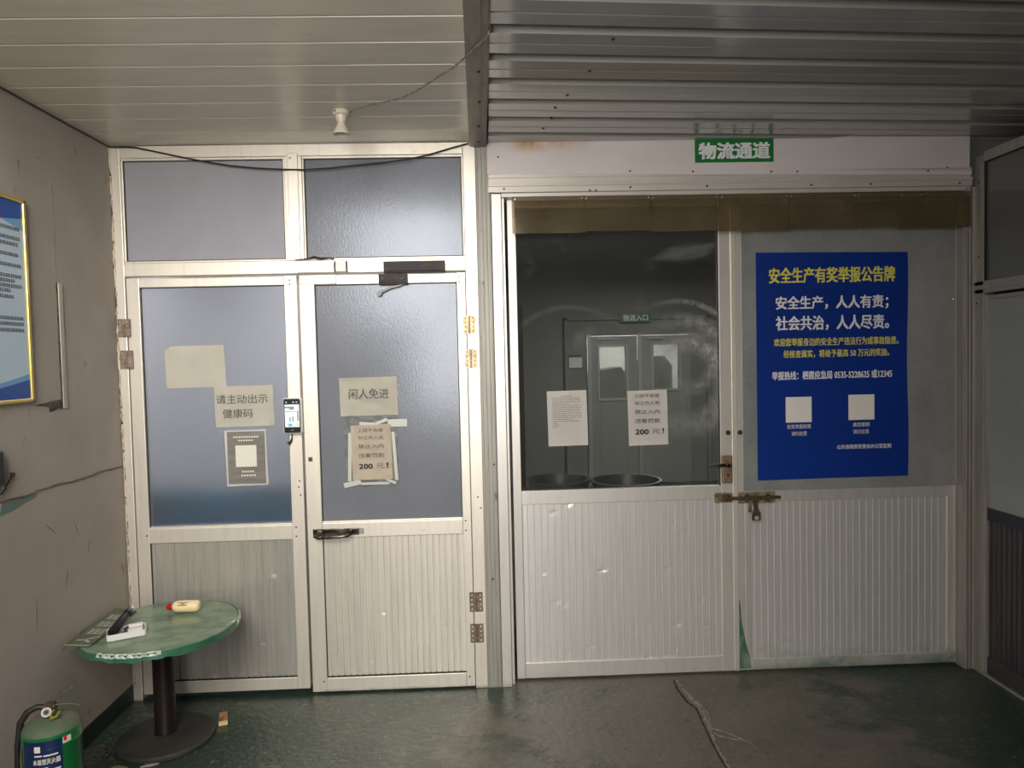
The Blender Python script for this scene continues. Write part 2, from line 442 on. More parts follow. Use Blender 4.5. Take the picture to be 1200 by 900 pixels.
def emit(name, color, k):
    m = bpy.data.materials.new(name)
    m.use_nodes = True
    b = m.node_tree.nodes['Principled BSDF']
    b.inputs['Base Color'].default_value = (0.02, 0.02, 0.02, 1)
    b.inputs['Emission Color'].default_value = color
    b.inputs['Emission Strength'].default_value = k
    b.inputs['Roughness'].default_value = 0.2
    return m


def plastic_film(name, color, opac, rough, dirt=None):
    m = bpy.data.materials.new(name)
    m.use_nodes = True
    nt = m.node_tree
    b = nt.nodes['Principled BSDF']
    b.inputs['Roughness'].default_value = rough
    geo = nt.nodes.new('ShaderNodeNewGeometry')
    n = nnoise(nt, geo, 6, (1, 1, 1), 8)
    cr = nt.nodes.new('ShaderNodeMixRGB')
    cr.inputs[1].default_value = color
    cr.inputs[2].default_value = dirt or tuple(c * 0.6 for c in color[:3]) + (1,)
    nt.links.new(nmath(nt, 'MULTIPLY', nmath(nt, 'SUBTRACT', n, 0.3), 2.2, clamp=True), cr.inputs[0])
    nt.links.new(cr.outputs[0], b.inputs['Base Color'])
    tr = nt.nodes.new('ShaderNodeBsdfTransparent')
    tr.inputs[0].default_value = (0.62, 0.54, 0.42, 1) if opac > 0.39 else (0.9, 0.92, 0.9, 1)
    mx = nt.nodes.new('ShaderNodeMixShader')
    mx.inputs[0].default_value = opac
    nt.links.new(tr.outputs[0], mx.inputs[1])
    nt.links.new(b.outputs[0], mx.inputs[2])
    nt.links.new(mx.outputs[0], nt.nodes['Material Output'].inputs['Surface'])
    return m


MT['frost_l'] = frosted('frosted_glass_smooth', (0.20, 0.20, 0.225, 1), 0.34, 0.80, 0.04, 8, (1, 1, 1), 0.55)
MT['frost_tl'] = frosted('frosted_transom_smooth', (0.33, 0.325, 0.36, 1), 0.30, 0.0, 0.05, 6)
MT['frost_r'] = frosted('pebbled_glass', (0.185, 0.195, 0.225, 1), 0.20, 0.0, 0.6, 120, (1, 1, 0.4))
MT['frost_grey'] = frosted('dusty_grey_pane', (0.30, 0.305, 0.30, 1), 0.28, 0.0, 0.35, 160, (1, 1, 1), speck=90, mottle=0.62)
MT['frost_side'] = frosted('frosted_side_pane', (0.34, 0.36, 0.365, 1), 0.35, 0.0, 0.05, 20)
MT['glass_dark'] = clear_glass('grimy_clear_glass', (0.36, 0.36, 0.35, 1), 0.035, arcs=True)
MT['glass_side'] = clear_glass('side_clear_glass', (0.50, 0.52, 0.50, 1), 0.20)
MT['pvc'] = plastic_film('brown_pvc_strip', (0.38, 0.31, 0.20, 1), 0.42, 0.20, (0.19, 0.15, 0.09, 1))
MT['film'] = plastic_film('clear_tape_film', (0.55, 0.56, 0.53, 1), 0.38, 0.25, (0.25, 0.26, 0.25, 1))
MT['screen'] = emit('lit_screen', (0.80, 0.92, 0.95, 1), 0.9)
MT['screen_teal'] = emit('lit_screen_teal', (0.10, 0.45, 0.55, 1), 0.9)
MT['screen_yellow'] = emit('lit_screen_yellow', (0.90, 0.70, 0.25, 1), 0.9)
MT['screen_grey'] = emit('lit_screen_grey', (0.25, 0.30, 0.30, 1), 0.8)


# ------------------------------------------------------------------ mesh helpers
class MB:
    def __init__(self):
        self.bm = bmesh.new()

    def box(self, x0, x1, y0, y1, z0, z1, rot=None, piv=None):
        r = bmesh.ops.create_cube(self.bm, size=1.0)
        for v in r['verts']:
            v.co = Vector(((x0 + x1) / 2 + v.co.x * (x1 - x0), (y0 + y1) / 2 + v.co.y * (y1 - y0), (z0 + z1) / 2 + v.co.z * (z1 - z0)))
        if rot is not None:
            bmesh.ops.rotate(self.bm, verts=r['verts'], cent=piv, matrix=rot)
        return self

    def cyl(self, a, b, r0, r1=None, n=20):
        a, b = Vector(a), Vector(b)
        d = b - a
        r = bmesh.ops.create_cone(self.bm, cap_ends=True, segments=n, radius1=r0, radius2=r0 if r1 is None else r1, depth=d.length)
        q = d.to_track_quat('Z', 'Y').to_matrix().to_4x4()
        q.translation = (a + b) / 2
        bmesh.ops.transform(self.bm, matrix=q, verts=r['verts'])
        return self

    def lathe(self, prof, c, axis=(0, 0, 1), n=40):
        """prof: list of (radius, height) from bottom to top"""
        q = Vector(axis).to_track_quat('Z', 'Y').to_matrix()
        c = Vector(c)
        rings = []
        for r, h in prof:
            if r < 1e-6:
                rings.append([self.bm.verts.new(c + q @ Vector((0, 0, h)))])
            else:
                rings.append([self.bm.verts.new(c + q @ Vector((r * math.cos(2 * PI * k / n), r * math.sin(2 * PI * k / n), h))) for k in range(n)])
        for A, B in zip(rings, rings[1:]):
            for k in range(n):
                k2 = (k + 1) % n
                if len(A) == 1 and len(B) == 1:
                    continue
                if len(A) == 1:
                    self.bm.faces.new((A[0], B[k2], B[k]))
                elif len(B) == 1:
                    self.bm.faces.new((A[k], A[k2], B[0]))
                else:
                    self.bm.faces.new((A[k], A[k2], B[k2], B[k]))
        if len(rings[0]) > 1:
            self.bm.faces.new(list(reversed(rings[0])))
        if len(rings[-1]) > 1:
            self.bm.faces.new(rings[-1])
        return self

    def tube(self, pts, r, n=8):
        pts = [Vector(p) for p in pts]
        rings = []
        for i, p in enumerate(pts):
            t = (pts[min(i + 1, len(pts) - 1)] - pts[max(i - 1, 0)]).normalized()
            u = t.cross(Vector((0, 0, 1)))
            if u.length < 1e-4:
                u = t.cross(Vector((0, 1, 0)))
            u.normalize()
            w = u.cross(t)
            rr = r[i] if isinstance(r, (list, tuple)) else r
            rings.append([self.bm.verts.new(p + u * rr * math.cos(2 * PI * k / n) + w * rr * math.sin(2 * PI * k / n)) for k in range(n)])
        for A, B in zip(rings, rings[1:]):
            for k in range(n):
                self.bm.faces.new((A[k], A[(k + 1) % n], B[(k + 1) % n], B[k]))
        self.bm.faces.new(list(reversed(rings[0])))
        self.bm.faces.new(rings[-1])
        return self

    def prism(self, poly, fn, d0, d1):
        """poly: 2-D outline; fn(a, b, d) -> 3-D point; extruded from d0 to d1"""
        A = [self.bm.verts.new(fn(a, b, d0)) for a, b in poly]
        B = [self.bm.verts.new(fn(a, b, d1)) for a, b in poly]
        n = len(poly)
        self.bm.faces.new(A)
        self.bm.faces.new(list(reversed(B)))
        for k in range(n):
            self.bm.faces.new((A[k], B[k], B[(k + 1) % n], A[(k + 1) % n]))
        return self

    def build(self, name, material, parent=None, smooth=False, bevel=0.0, loc=None, seg=2):
        bmesh.ops.recalc_face_normals(self.bm, faces=self.bm.faces)
        me = bpy.data.meshes.new(name)
        off = Vector((0, 0, 0))
        o = bpy.data.objects.new(name, me)
        COL.objects.link(o)
        if parent is not None:
            o.parent = parent
            p = parent
            while p is not None:
                off += p.location
                p = p.parent
        elif loc is not None:
            off = Vector(loc)
            o.location = off
        bmesh.ops.translate(self.bm, verts=self.bm.verts, vec=-off)
        self.bm.to_mesh(me)
        self.bm.free()
        me.materials.append(material)
        if smooth:
            for p in me.polygons:
                p.use_smooth = True
            try:
                me.set_sharp_from_angle(angle=math.radians(38))
            except Exception:
                pass
        if bevel:
            b = o.modifiers.new('bevel', 'BEVEL')
            b.width = bevel
            b.segments = seg
            b.limit_method = 'ANGLE'
            b.angle_limit = math.radians(40)
        return o


def tag(o, label, cat, group=None, kind=None):
    o['label'] = label
    o['category'] = cat
    if group:
        o['group'] = group
    if kind:
        o['kind'] = kind
    return o


def empty(name, loc, label=None, cat=None, group=None, kind=None):
    o = bpy.data.objects.new(name, None)
    o.empty_display_size = 0.05
    COL.objects.link(o)
    o.location = loc
    if label:
        tag(o, label, cat, group, kind)
    return o


def struct(o, label, cat):
    return tag(o, label, cat, kind='structure')


def glyphs(lines, plane, name, material, parent, bold=0.0):
    """lines: (text, x0, x1, z0, z1): each text's ink is fitted to that box, one lettering mesh per line.
    plane(u, v) -> 3-D point of the surface."""
    off = Vector((0, 0, 0))
    p = parent
    while p is not None:
        off += p.location
        p = p.parent
    for body, x0, x1, z0, z1 in lines:
        cu = bpy.data.curves.new('lettering', 'FONT')
        cu.body = body
        cu.size = 0.1
        cu.resolution_u = 2
        ob = bpy.data.objects.new('lettering', cu)
        COL.objects.link(ob)
        bpy.context.view_layer.update()
        me = bpy.data.meshes.new_from_object(ob.evaluated_get(bpy.context.evaluated_depsgraph_get()))
        bpy.data.objects.remove(ob)
        xs = [v.co.x for v in me.vertices]
        ys = [v.co.y for v in me.vertices]
        ax, bx, ay, by = min(xs), max(xs), min(ys), max(ys)
        for v in me.vertices:
            u = x0 + (v.co.x - ax) / max(bx - ax, 1e-6) * (x1 - x0)
            w = z0 + (v.co.y - ay) / max(by - ay, 1e-6) * (z1 - z0)
            v.co = plane(u, w) - off
        me.name = name
        if bold:      # heavier strokes: the same outline struck again a hair to each side
            b2 = bmesh.new()
            p0 = plane(x0, z0)
            nrm = (plane(x0 + 0.001, z0) - p0).cross(plane(x0, z0 + 0.001) - p0).normalized()
            for q, (dx, dz) in enumerate(((-bold, -bold * 0.6), (bold, -bold * 0.6), (-bold, bold * 0.6), (bold, bold * 0.6))):
                n0 = len(b2.verts)
                b2.from_mesh(me)
                b2.verts.ensure_lookup_table()
                d = plane(x0 + dx, z0 + dz) - p0 + nrm * 0.0002 * q
                bmesh.ops.translate(b2, verts=b2.verts[n0:], vec=d)
            b2.to_mesh(me)
            b2.free()
        me.materials.append(material)
        o = bpy.data.objects.new(name, me)
        COL.objects.link(o)
        o.parent = parent


def ribbed(x0, x1, z0, z1, y, pitch, groove, depth, raised=False, wob=0.0, ndents=6):
    """vertical ribbed sheet facing -Y, closed with a back; groove>0 pressed in, raised ridges stand out"""
    mb = MB()
    prof = [(x0, y)]
    x = x0 + pitch * 0.7
    while x < x1 - pitch * 0.5:
        s = -1 if raised else 1
        w = groove / 2
        prof += [(x - w, y), (x - w * 0.35, y + s * depth), (x + w * 0.35, y + s * depth), (x + w, y)]
        x += pitch
    prof.append((x1, y))
    nz = 90
    rows = []
    rng = random.Random(int(x0 * 1000) + 5)
    dents = [(rng.uniform(x0, x1), z0 + (z1 - z0) * rng.random() ** 1.5, rng.uniform(0.005, 0.011), rng.uniform(0.0012, 0.0034)) for _ in range(ndents)] if wob else []
    for j in range(nz + 1):
        z = z0 + (z1 - z0) * j / nz
        row = []
        for px, py in prof:
            dy = 0
            for a, b, r, d in dents:
                q = ((px - a) ** 2 + ((z - b) * 0.8) ** 2) / (r * r)
                if q < 4:
                    dy += d * math.exp(-q)
            dy += 0.4 * wob * math.sin(px * 3.1 + 1.0) * math.sin(z * 2.3 + px) if wob else 0
            row.append(mb.bm.verts.new((px, py + dy, z)))
        rows.append(row)
    for A, B in zip(rows, rows[1:]):
        for k in range(len(A) - 1):
            mb.bm.faces.new((A[k], A[k + 1], B[k + 1], B[k]))
    mb.box(x0, x1, y + 0.008, y + 0.014, z0, z1)
    return mb


# ------------------------------------------------------------------ floor, ceilings, walls
XL, XR = -1.79, 2.46
mb = MB(); mb.box(-2.2, 4.6, -5.4, 9.2, -0.12, 0.0)
struct(mb.build('floor', MT['floor']), 'worn green painted concrete floor', 'floor')

# crack in the floor (a pattern of the floor itself)
fl = bpy.data.objects['floor']
pts = [(0.903, 0.0), (0.896, -0.10), (0.903, -0.18), (0.908, -0.23), (0.932, -0.29), (0.926, -0.38), (0.918, -0.50), (0.912, -0.58), (0.910, -0.68), (0.911, -0.80), (0.93, -0.95)]


def flat_strip(path, widths, h, jit, seed, name, m):
    """low ragged ridge of cement (or a dark gap) lying on the floor"""
    b = MB()
    rg = random.Random(seed)
    L, T, Rr = [], [], []
    n_ = 60
    for i in range(n_ + 1):
        t = i / n_ * (len(path) - 1)
        k = min(int(t), len(path) - 2)
        f = t - k
        x = path[k][0] * (1 - f) + path[k + 1][0] * f + rg.uniform(-jit, jit)
        y = path[k][1] * (1 - f) + path[k + 1][1] * f
        w = (widths[k] * (1 - f) + widths[k + 1] * f) * rg.uniform(0.7, 1.2)
        L.append(b.bm.verts.new((x - w, y, 0.0002)))
        T.append(b.bm.verts.new((x + rg.uniform(-w, w) * 0.3, y, h * rg.uniform(0.6, 1.2))))
        Rr.append(b.bm.verts.new((x + w, y, 0.0002)))
    for k in range(n_):
        b.bm.faces.new((L[k], T[k], T[k + 1], L[k + 1]))
        b.bm.faces.new((T[k], Rr[k], Rr[k + 1], T[k + 1]))
    return b.build(name, m, fl)


flat_strip(pts, [0.004, 0.005, 0.006, 0.006, 0.005, 0.004, 0.004, 0.004, 0.004, 0.004, 0.003], 0.0012, 0.0015, 1, 'crack', MT['crack_gap'])
flat_strip([(x + o, y) for (x, y), o in zip(pts, (0.016, 0.030, 0.036, 0.038, 0.034, 0.026, 0.022, 0.018, 0.016, 0.014, 0.012))], [0.009, 0.012, 0.017, 0.022, 0.020, 0.014, 0.009, 0.008, 0.008, 0.007, 0.005], 0.006, 0.004, 2, 'cement_ridge', MT['crack'])
flat_strip([(0.94, -0.24), (0.968, -0.29), (0.972, -0.36), (0.955, -0.43), (0.948, -0.47), (0.975, -0.49), (1.01, -0.52), (1.05, -0.57), (1.08, -0.615)], [0.004, 0.006, 0.006, 0.005, 0.006, 0.005, 0.005, 0.004, 0.003], 0.005, 0.002, 3, 'cement_ridge', MT['crack'])
flat_strip([(0.945, -0.48), (0.955, -0.53), (1.0, -0.56), (1.05, -0.575)], [0.004, 0.005, 0.005, 0.003], 0.004, 0.002, 4, 'cement_ridge', MT['crack'])

# left PVC ceiling: boards across the room with V joints
mb = MB()
prof = []
P = 0.18
y = 0.10
ys = 0.0
Zc = 2.712
prof.append((0.12, Zc))
yy = -0.01
while yy > -1.42:
    prof += [(yy + 0.005, Zc), (yy + 0.001, Zc + 0.010), (yy - 0.004, Zc + 0.010), (yy - 0.006, Zc)]
    yy -= P
prof.append((-1.50, Zc))
A = [mb.bm.verts.new((XL - 0.05, a, b)) for a, b in prof]
B = [mb.bm.verts.new((-0.045, a, b)) for a, b in prof]
for k in range(len(prof) - 1):
    mb.bm.faces.new((A[k], A[k + 1], B[k + 1], B[k]))
mb.box(XL - 0.05, -0.045, -1.50, 0.12, Zc + 0.012, Zc + 0.05)
struct(mb.build('ceiling', MT['ceil_l']), 'beige plastic board ceiling over the left doors', 'ceiling')

# right corrugated steel ceiling, its ribs turned 3.4 degrees
mb = MB()
prof = []
Zr = 2.70
P = 0.2135
yy = 0.40
prof.append((0.6, Zr))
while yy > -6.0:
    prof += [(yy, Zr), (yy - 0.020, Zr + 0.036), (yy - 0.046, Zr + 0.036), (yy - 0.062, Zr)]
    m_ = yy - 0.062 - (P - 0.062) / 2
    prof += [(m_ + 0.005, Zr), (m_, Zr + 0.0025), (m_ - 0.005, Zr)]
    yy -= P
prof.append((-6.2, Zr))
ca, sa = math.cos(math.radians(3.4)), math.sin(math.radians(3.4))


def rr(x, y, z):
    dx = x - 0.03
    return Vector((0.03 + dx * ca - y * sa, dx * sa + y * ca, z))


# cut back by shearing to keep the left edge along the beam
def shear(x, y, z):
    return Vector((x, y + (x - 0.03) * math.tan(math.radians(3.4)), z))


prof = [(a - 0.085, b) for a, b in prof]
xs = [0.03, 1.2, 2.4, 4.6]
rows = [[mb.bm.verts.new(shear(x, a, b)) for a, b in prof] for x in xs]
for A, B in zip(rows, rows[1:]):
    for k in range(len(prof) - 1):
        mb.bm.faces.new((A[k], A[k + 1], B[k + 1], B[k]))
rc = mb.build('ceiling', MT['ceil_r'])
struct(rc, 'grey corrugated steel ceiling over the right doors', 'ceiling')
for px_, py_ in ((0.44, -1.13), (0.40, -0.87), (0.345, -0.63), (0.31, -0.49), (0.305, -0.36), (0.28, -0.22)):
    mb = MB(); mb.cyl((px_, py_, Zr - 0.004), (px_, py_, Zr + 0.004), 0.006, n=8); mb.build('screw', MT['screw'], rc)
mb = MB(); mb.box(0.0, 4.6, -6.0, 0.6, 2.78, 2.84)
struct(mb.build('trim_7', MT['rear_wall']), 'roof deck above the corrugated steel ceiling', 'roof')

# beam between the two ceilings
mb = MB()
sk = lambda x, y, z: Vector((x + (-0.012 * y), y, z))
for x0, x1, z0 in ((-0.064, 0.018, 2.684), (-0.045, -0.012, 2.680), (0.000, 0.012, 2.681)):
    mb.prism([(x0, z0), (x1, z0), (x1, 2.78), (x0, 2.78)], lambda a, b, d: sk(a, d, b), -1.5, -0.006)
bmo = mb.build('trim_1', MT['beam'])
struct(bmo, 'dirty metal beam between the two ceilings', 'beam')
for px_, py_ in ((-0.02, -0.10), (-0.018, -0.32), (-0.015, -0.62), (-0.018, -0.92)):
    mb = MB(); mb.cyl((px_ - 0.012 * py_, py_, 2.676), (px_ - 0.012 * py_, py_, 2.682), 0.006, n=8); mb.build('screw', MT['screw'], bmo)

# left plaster wall, with a ledge line and a green skirting band
mb = MB()
mb.box(XL - 0.2, XL, -5.2, 0.13, 0.0, 5.7)
wl = mb.build('wall_left', MT['plaster'])
struct(wl, 'stained grey beige plaster wall on the left', 'wall')
mb = MB()
n = 40
ys_ = [-2.2 + 2.21 * i / n for i in range(n + 1)]
up = [1.171 + 0.0035 * math.sin(i * 0.9) + 0.002 * math.sin(i * 2.3) for i in range(n + 1)]
for i in range(n):
    a0, a1, u0, u1 = ys_[i], ys_[i + 1], up[i], up[i + 1]
    v = [mb.bm.verts.new(c) for c in ((XL - 0.001, a0, u0 - 0.006), (XL - 0.001, a1, u1 - 0.006), (XL + 0.004, a1, u1 - 0.003), (XL + 0.004, a0, u0 - 0.003), (XL - 0.001, a1, u1 + 0.003), (XL - 0.001, a0, u0 + 0.003))]
    mb.bm.faces.new((v[0], v[1], v[2], v[3]))
    mb.bm.faces.new((v[3], v[2], v[4], v[5]))
o = mb.build('plaster_ledge', mat('ledge_dirt', rgb(104, 94, 82), 0.9, 0, rgb(80, 70, 60), 20), wl)
mb = MB()
# old conduit channel, torn plaster and a paint patch: marks of the wall
mb.box(XL, XL + 0.006, -0.463, -0.436, 1.483, 2.007)
mb.build('conduit_strip', MT['conduit'], wl, bevel=0.002)
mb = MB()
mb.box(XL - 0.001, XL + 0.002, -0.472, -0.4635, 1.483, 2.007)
mb.build('conduit_shadow_gap', MT['torn'], wl)  # dark strip: the shade along the conduit edge put in as colour
mb = MB()
poly = [(-0.655, 1.508), (-0.60, 1.512), (-0.53, 1.519), (-0.472, 1.522), (-0.472, 1.482), (-0.50, 1.486), (-0.53, 1.478), (-0.555, 1.475), (-0.557, 1.495), (-0.60, 1.503)]
mb.prism(poly, lambda a, b, d: Vector((d, a, b)), XL - 0.001, XL + 0.002)
mb.build('torn_plaster', MT['torn'], wl)
mb = MB()
poly = [(-0.86, 1.162), (-0.75, 1.163), (-0.66, 1.163), (-0.67, 1.148), (-0.74, 1.14), (-0.80, 1.125), (-0.88, 1.12)]
mb.prism(poly, lambda a, b, d: Vector((d, a, b)), XL - 0.001, XL + 0.0015)
mb.build('paint_patch', MT['teal'], wl)
mb = MB()
rngw = random.Random(21)
for (a, b, L, ang) in ((-0.62, 1.03, 0.10, -0.7), (-0.42, 1.0, 0.09, -1.2), (-0.50, 0.72, 0.10, 1.4), (-0.70, 0.62, 0.14, 1.5), (-0.33, 0.82, 0.07, 1.35), (-0.66, 0.30, 0.09, -0.9), (-0.55, 0.48, 0.06, 0.3)):
    q = [(a + math.cos(ang) * L * t + rngw.uniform(-.004, .004), b + math.sin(ang) * L * t + rngw.uniform(-.004, .004)) for t in (0, .25, .5, .75, 1)]
    mb.tube([(XL, u, v) for u, v in q], [0.0004, 0.0012, 0.0016, 0.0012, 0.0004], 6)
mb.build('scratch', bpy.data.materials['ledge_dirt'], wl)
mb = MB()
mb.box(XL, XL + 0.0003, -0.474, -0.462, 2.01, 2.42)
mb.build('conduit_trace', mat('trace', rgb(150, 140, 128), 0.9, 0, rgb(166, 155, 140), 18), wl)
mb = MB(); mb.box(XL - 0.02, XL + 0.006, -2.2, -0.0, 0, 0.085)
struct(mb.build('baseboard_left', MT['green_band'], bevel=0.003), 'dark green painted skirting band on the left wall', 'baseboard')
# flaky plaster lip where the wall meets the door frame
mb = MB()
rngp = random.Random(11)
pp = []
for i in range(60):
    z = 0.09 + (2.70 - 0.09) * i / 59
    pp.append((XL + 0.003 + 0.01 * (1 - z / 2.7) + rngp.uniform(-0.002, 0.002), -0.002 + rngp.uniform(-0.002, 0.002), z))
mb.tube(pp, [rngp.uniform(0.004, 0.0065) for _ in pp], 7)
mb.build('plaster_lip', mat('flaking_plaster', rgb(205, 192, 172), 0.9, 0, rgb(150, 134, 114), 26, (1, 1, 0.5), 0.5, 0.62), wl, True)

# enclosure behind the camera with the tall open gateway the daylight comes through
mb = MB()
mb.box(-2.0, -1.56, -5.3, -5.15, 0, 5.7)
mb.box(0.32, 4.6, -5.3, -5.15, 0, 5.7)
mb.box(-1.56, 0.32, -5.3, -5.15, 4.95, 5.7)
mb.box(-1.56, 0.32, -5.3, -5.15, 0.0, 0.85)
struct(mb.build('wall_back', MT['rear_wall']), 'rear wall with a tall open gateway', 'wall')
mb = MB(); mb.box(0.34, 0.44, -5.15, -3.75, 0, 5.7)  # unseen fin added to cut gateway light towards the right
struct(mb.build('wall_shade_fin', MT['rear_wall']), 'unseen short wall added to dim the light on the right side', 'wall')
mb = MB(); mb.box(-2.0, 0.44, -5.3, -1.47, 5.7, 5.8)
struct(mb.build('ceiling', MT['rear_wall']), 'high roof over the rear bay', 'ceiling')
mb = MB(); mb.box(-2.0, 0.0, -1.53, -1.47, 2.762, 5.7); mb.box(0.0, 0.06, -3.75, -1.5, 2.70, 5.7); mb.box(0.0, 0.44, -3.80, -3.72, 2.76, 5.7)
struct(mb.build('wall_upper', MT['rear_wall']), 'upper wall above the canopy edge', 'wall')
mb = MB(); mb.box(XL, -0.70, -3.80, -3.68, 0, 2.05)  # added blocker: keeps gateway light off the table corner
struct(mb.build('wall_shade_left', MT['rear_wall']), 'unseen half height wall added to shade the lower left corner', 'wall')
mb = MB(); mb.box(-0.05, 0.44, -3.95, -3.85, 0, 2.7)  # added out of view to shade the right doors' lower part
struct(mb.build('wall_shade_right', MT['rear_wall']), 'unseen wall stub added to darken the lower right', 'wall')
mb = MB(); mb.box(4.5, 4.6, -5.3, 9.0, 0, 2.8)
struct(mb.build('wall_far_right', MT['dark_room']), 'far wall of the dark side room', 'wall')
mb = MB(); mb.box(XR, XR + 0.1, -5.2, -1.45, 0, 2.8)
struct(mb.build('wall_right_rear', MT['rear_wall']), 'right wall behind the camera', 'wall')


# ------------------------------------------------------------------ left door set
def frame_ring(mb, x0, x1, z0, z1, w_l, w_r, w_t, w_b, y0, y1):
    mb.box(x0, x0 + w_l, y0, y1, z0, z1)
    mb.box(x1 - w_r, x1, y0, y1, z0, z1)
    mb.box(x0 + w_l, x1 - w_r, y0, y1, z1 - w_t, z1)
    mb.box(x0 + w_l, x1 - w_r, y0, y1, z0, z0 + w_b)


# transom frame + jambs
mb = MB()
mb.box(XL + 0.002, -1.742, -0.002, 0.07, 0, 2.706)
mb.box(-0.098, -0.037, -0.002, 0.07, 0, 2.708)
mb.box(-1.742, -0.098, -0.002, 0.07, 2.652, 2.708)
mb.box(-1.742, -0.098, 0.000, 0.07, 2.086, 2.149)
mb.box(-0.962, -0.878, 0.001, 0.07, 2.149, 2.652)
mb.box(-0.945, -0.895, -0.006, 0.002, 2.149, 2.665)
# glazing beads
for x0, x1 in ((-1.742, -0.962), (-0.878, -0.098)):
    mb.box(x0, x1, 0.006, 0.03, 2.640, 2.652); mb.box(x0, x1, 0.006, 0.03, 2.149, 2.159)
    mb.box(x0, x0 + 0.009, 0.006, 0.03, 2.159, 2.640); mb.box(x1 - 0.009, x1, 0.006, 0.03, 2.159, 2.640)
w1 = mb.build('window_1', MT['alu'], bevel=0.0025)
struct(w1, 'cream aluminium frame with two frosted transom lights over the left doors', 'window')


def pane(name, x0, x1, z0, z1, y, m, parent, gasket=True):
    g = MB()
    if gasket:
        t = 0.004
        g.box(x0, x0 + t, y - 0.003, y + 0.003, z0, z1); g.box(x1 - t, x1, y - 0.003, y + 0.003, z0, z1)
        g.box(x0, x1, y - 0.003, y + 0.003, z0, z0 + t); g.box(x0, x1, y - 0.003, y + 0.003, z1 - t, z1)
        g.build('gasket', MT['dark_gasket'], parent)
    k = MB()
    k.box(x0 + 0.002, x1 - 0.002, y, y + 0.005, z0 + 0.002, z1 - 0.002)
    return k.build(name, m, parent)


pane('glass_pane', -1.733, -0.971, 2.159, 2.640, 0.018, MT['frost_tl'], w1)
pane('glass_pane', -0.869, -0.107, 2.159, 2.640, 0.018, MT['frost_r'], w1)


def screws(parent, pts, r=0.004, m='screw', axis='y'):
    for p in pts:
        s = MB()
        if axis == 'y':
            s.cyl((p[0], p[1] - 0.002, p[2]), (p[0], p[1] + 0.003, p[2]), r, n=10)
        else:
            s.cyl((p[0] - 0.002, p[1], p[2]), (p[0] + 0.003, p[1], p[2]), r, n=10)
        s.build('screw', MT[m], parent)


def hinge(parent, x0, x1, z0, z1, m, y=-0.002):
    h = MB()
    c = (x0 + x1) / 2
    h.box(x0, c - 0.003, y - 0.003, y, z0, z1)
    h.box(c + 0.003, x1, y - 0.003, y, z0, z1)
    for k in range(5):
        a = z0 + (z1 - z0) * k / 5 + 0.0012
        h.cyl((c, y - 0.004, a), (c, y - 0.004, a + (z1 - z0) / 5 - 0.0024), 0.0045, n=12)
    o = h.build('hinge', m, parent)
    screws(o, [(xx, y - 0.0025, z0 + (z1 - z0) * f) for xx in (x0 + 0.012, x1 - 0.012) for f in (0.14, 0.38, 0.62, 0.86)], 0.0032, 'screw_bright' if m is MT['hinge_rust'] else 'screw')
    return o


def left_leaf(name, x0, x1, gx0, gx1, zb, zt, gz0, gz1, pz0, pz1, frost, label, yf, pmat):
    mb = MB()
    mb.box(x0, gx0, yf, yf + 0.045, zb, zt)
    mb.box(gx1, x1, yf, yf + 0.045, zb, zt)
    mb.box(gx0, gx1, yf + 0.002, yf + 0.043, gz1, zt - 0.003)
    mb.box(gx0, gx1, yf + 0.002, yf + 0.043, pz1, gz0)
    mb.box(gx0, gx1, yf + 0.006, yf + 0.043, gz0 - 0.001, gz0 + 0.008)
    mb.box(gx0, gx1, yf - 0.001, yf + 0.043, zb, pz0)
    d = mb.build(name, MT['alu'], bevel=0.0025)
    struct(d, label, 'door')
    pane('glass_pane', gx0, gx1, gz0 + 0.003, gz1, yf + 0.016, frost, d)
    mbg = MB(); mbg.box(gx0 - 0.001, gx0 + 0.004, yf + 0.004, yf + 0.02, pz0, pz1); mbg.box(gx0, gx1, yf + 0.004, yf + 0.02, pz0 - 0.001, pz0 + 0.005)
    mbg.build('gasket', MT['dark_gasket'], d)
    r = ribbed(gx0 + 0.004, gx1, pz0 + 0.004, pz1, yf + 0.010, 0.0305, 0.009, 0.006, False, 0.0015)
    r.build('ribbed_panel', pmat, d)
    return d


d1 = left_leaf('door_1', -1.738, -0.921, -1.678, -0.984, 0.028, 2.078, 0.852, 2.032, 0.088, 0.780, MT['frost_l'], 'far left aluminium door leaf with blue tinged frosted glass', 0.004, MT['panel_shiny'])
d2 = left_leaf('door_2', -0.909, -0.100, -0.836, -0.143, 0.010, 2.078, 0.856, 2.029, 0.080, 0.782, MT['frost_r'], 'second aluminium door leaf from the left with pebbled glass', 0.0, MT['panel'])
hinge(d1, -1.783, -1.722, 1.795, 1.882, MT['hinge_rust'], -0.003)
hinge(d1, -1.777, -1.716, 1.641, 1.730, MT['hinge_rust'], -0.003)
hinge(d2, -0.116, -0.055, 1.775, 1.864, MT['hinge'], -0.003)
hinge(d2, -0.112, -0.051, 1.606, 1.700, MT['hinge'], -0.003)
hinge(d2, -0.119, -0.053, 0.390, 0.488, MT['hinge_rust'], -0.003)
hinge(d2, -0.119, -0.053, 0.234, 0.328, MT['hinge_rust'], -0.003)
screws(d1, [(-0.965, 0.004, 0.84), (-0.965, 0.004, 0.795), (-1.69, 0.004, 0.82), (-0.955, 0.004, 2.055), (-0.955, 0.004, 2.035), (-0.94, 0.004, 1.07), (-0.945, 0.004, 1.04), (-0.937, 0.004, 1.00)])
screws(d2, [(-0.13, 0.0, 2.055), (-0.13, 0.0, 2.03), (-0.128, 0.0, 0.848), (-0.128, 0.0, 0.80), (-0.852, 0.0, 0.062), (-0.128, 0.0, 0.06)])
screws(w1, [(-0.065, -0.002, 0.965), (-0.052, -0.002, 0.91), (-0.84, 0.0, 2.118), (-0.93, -0.006, 2.64)])
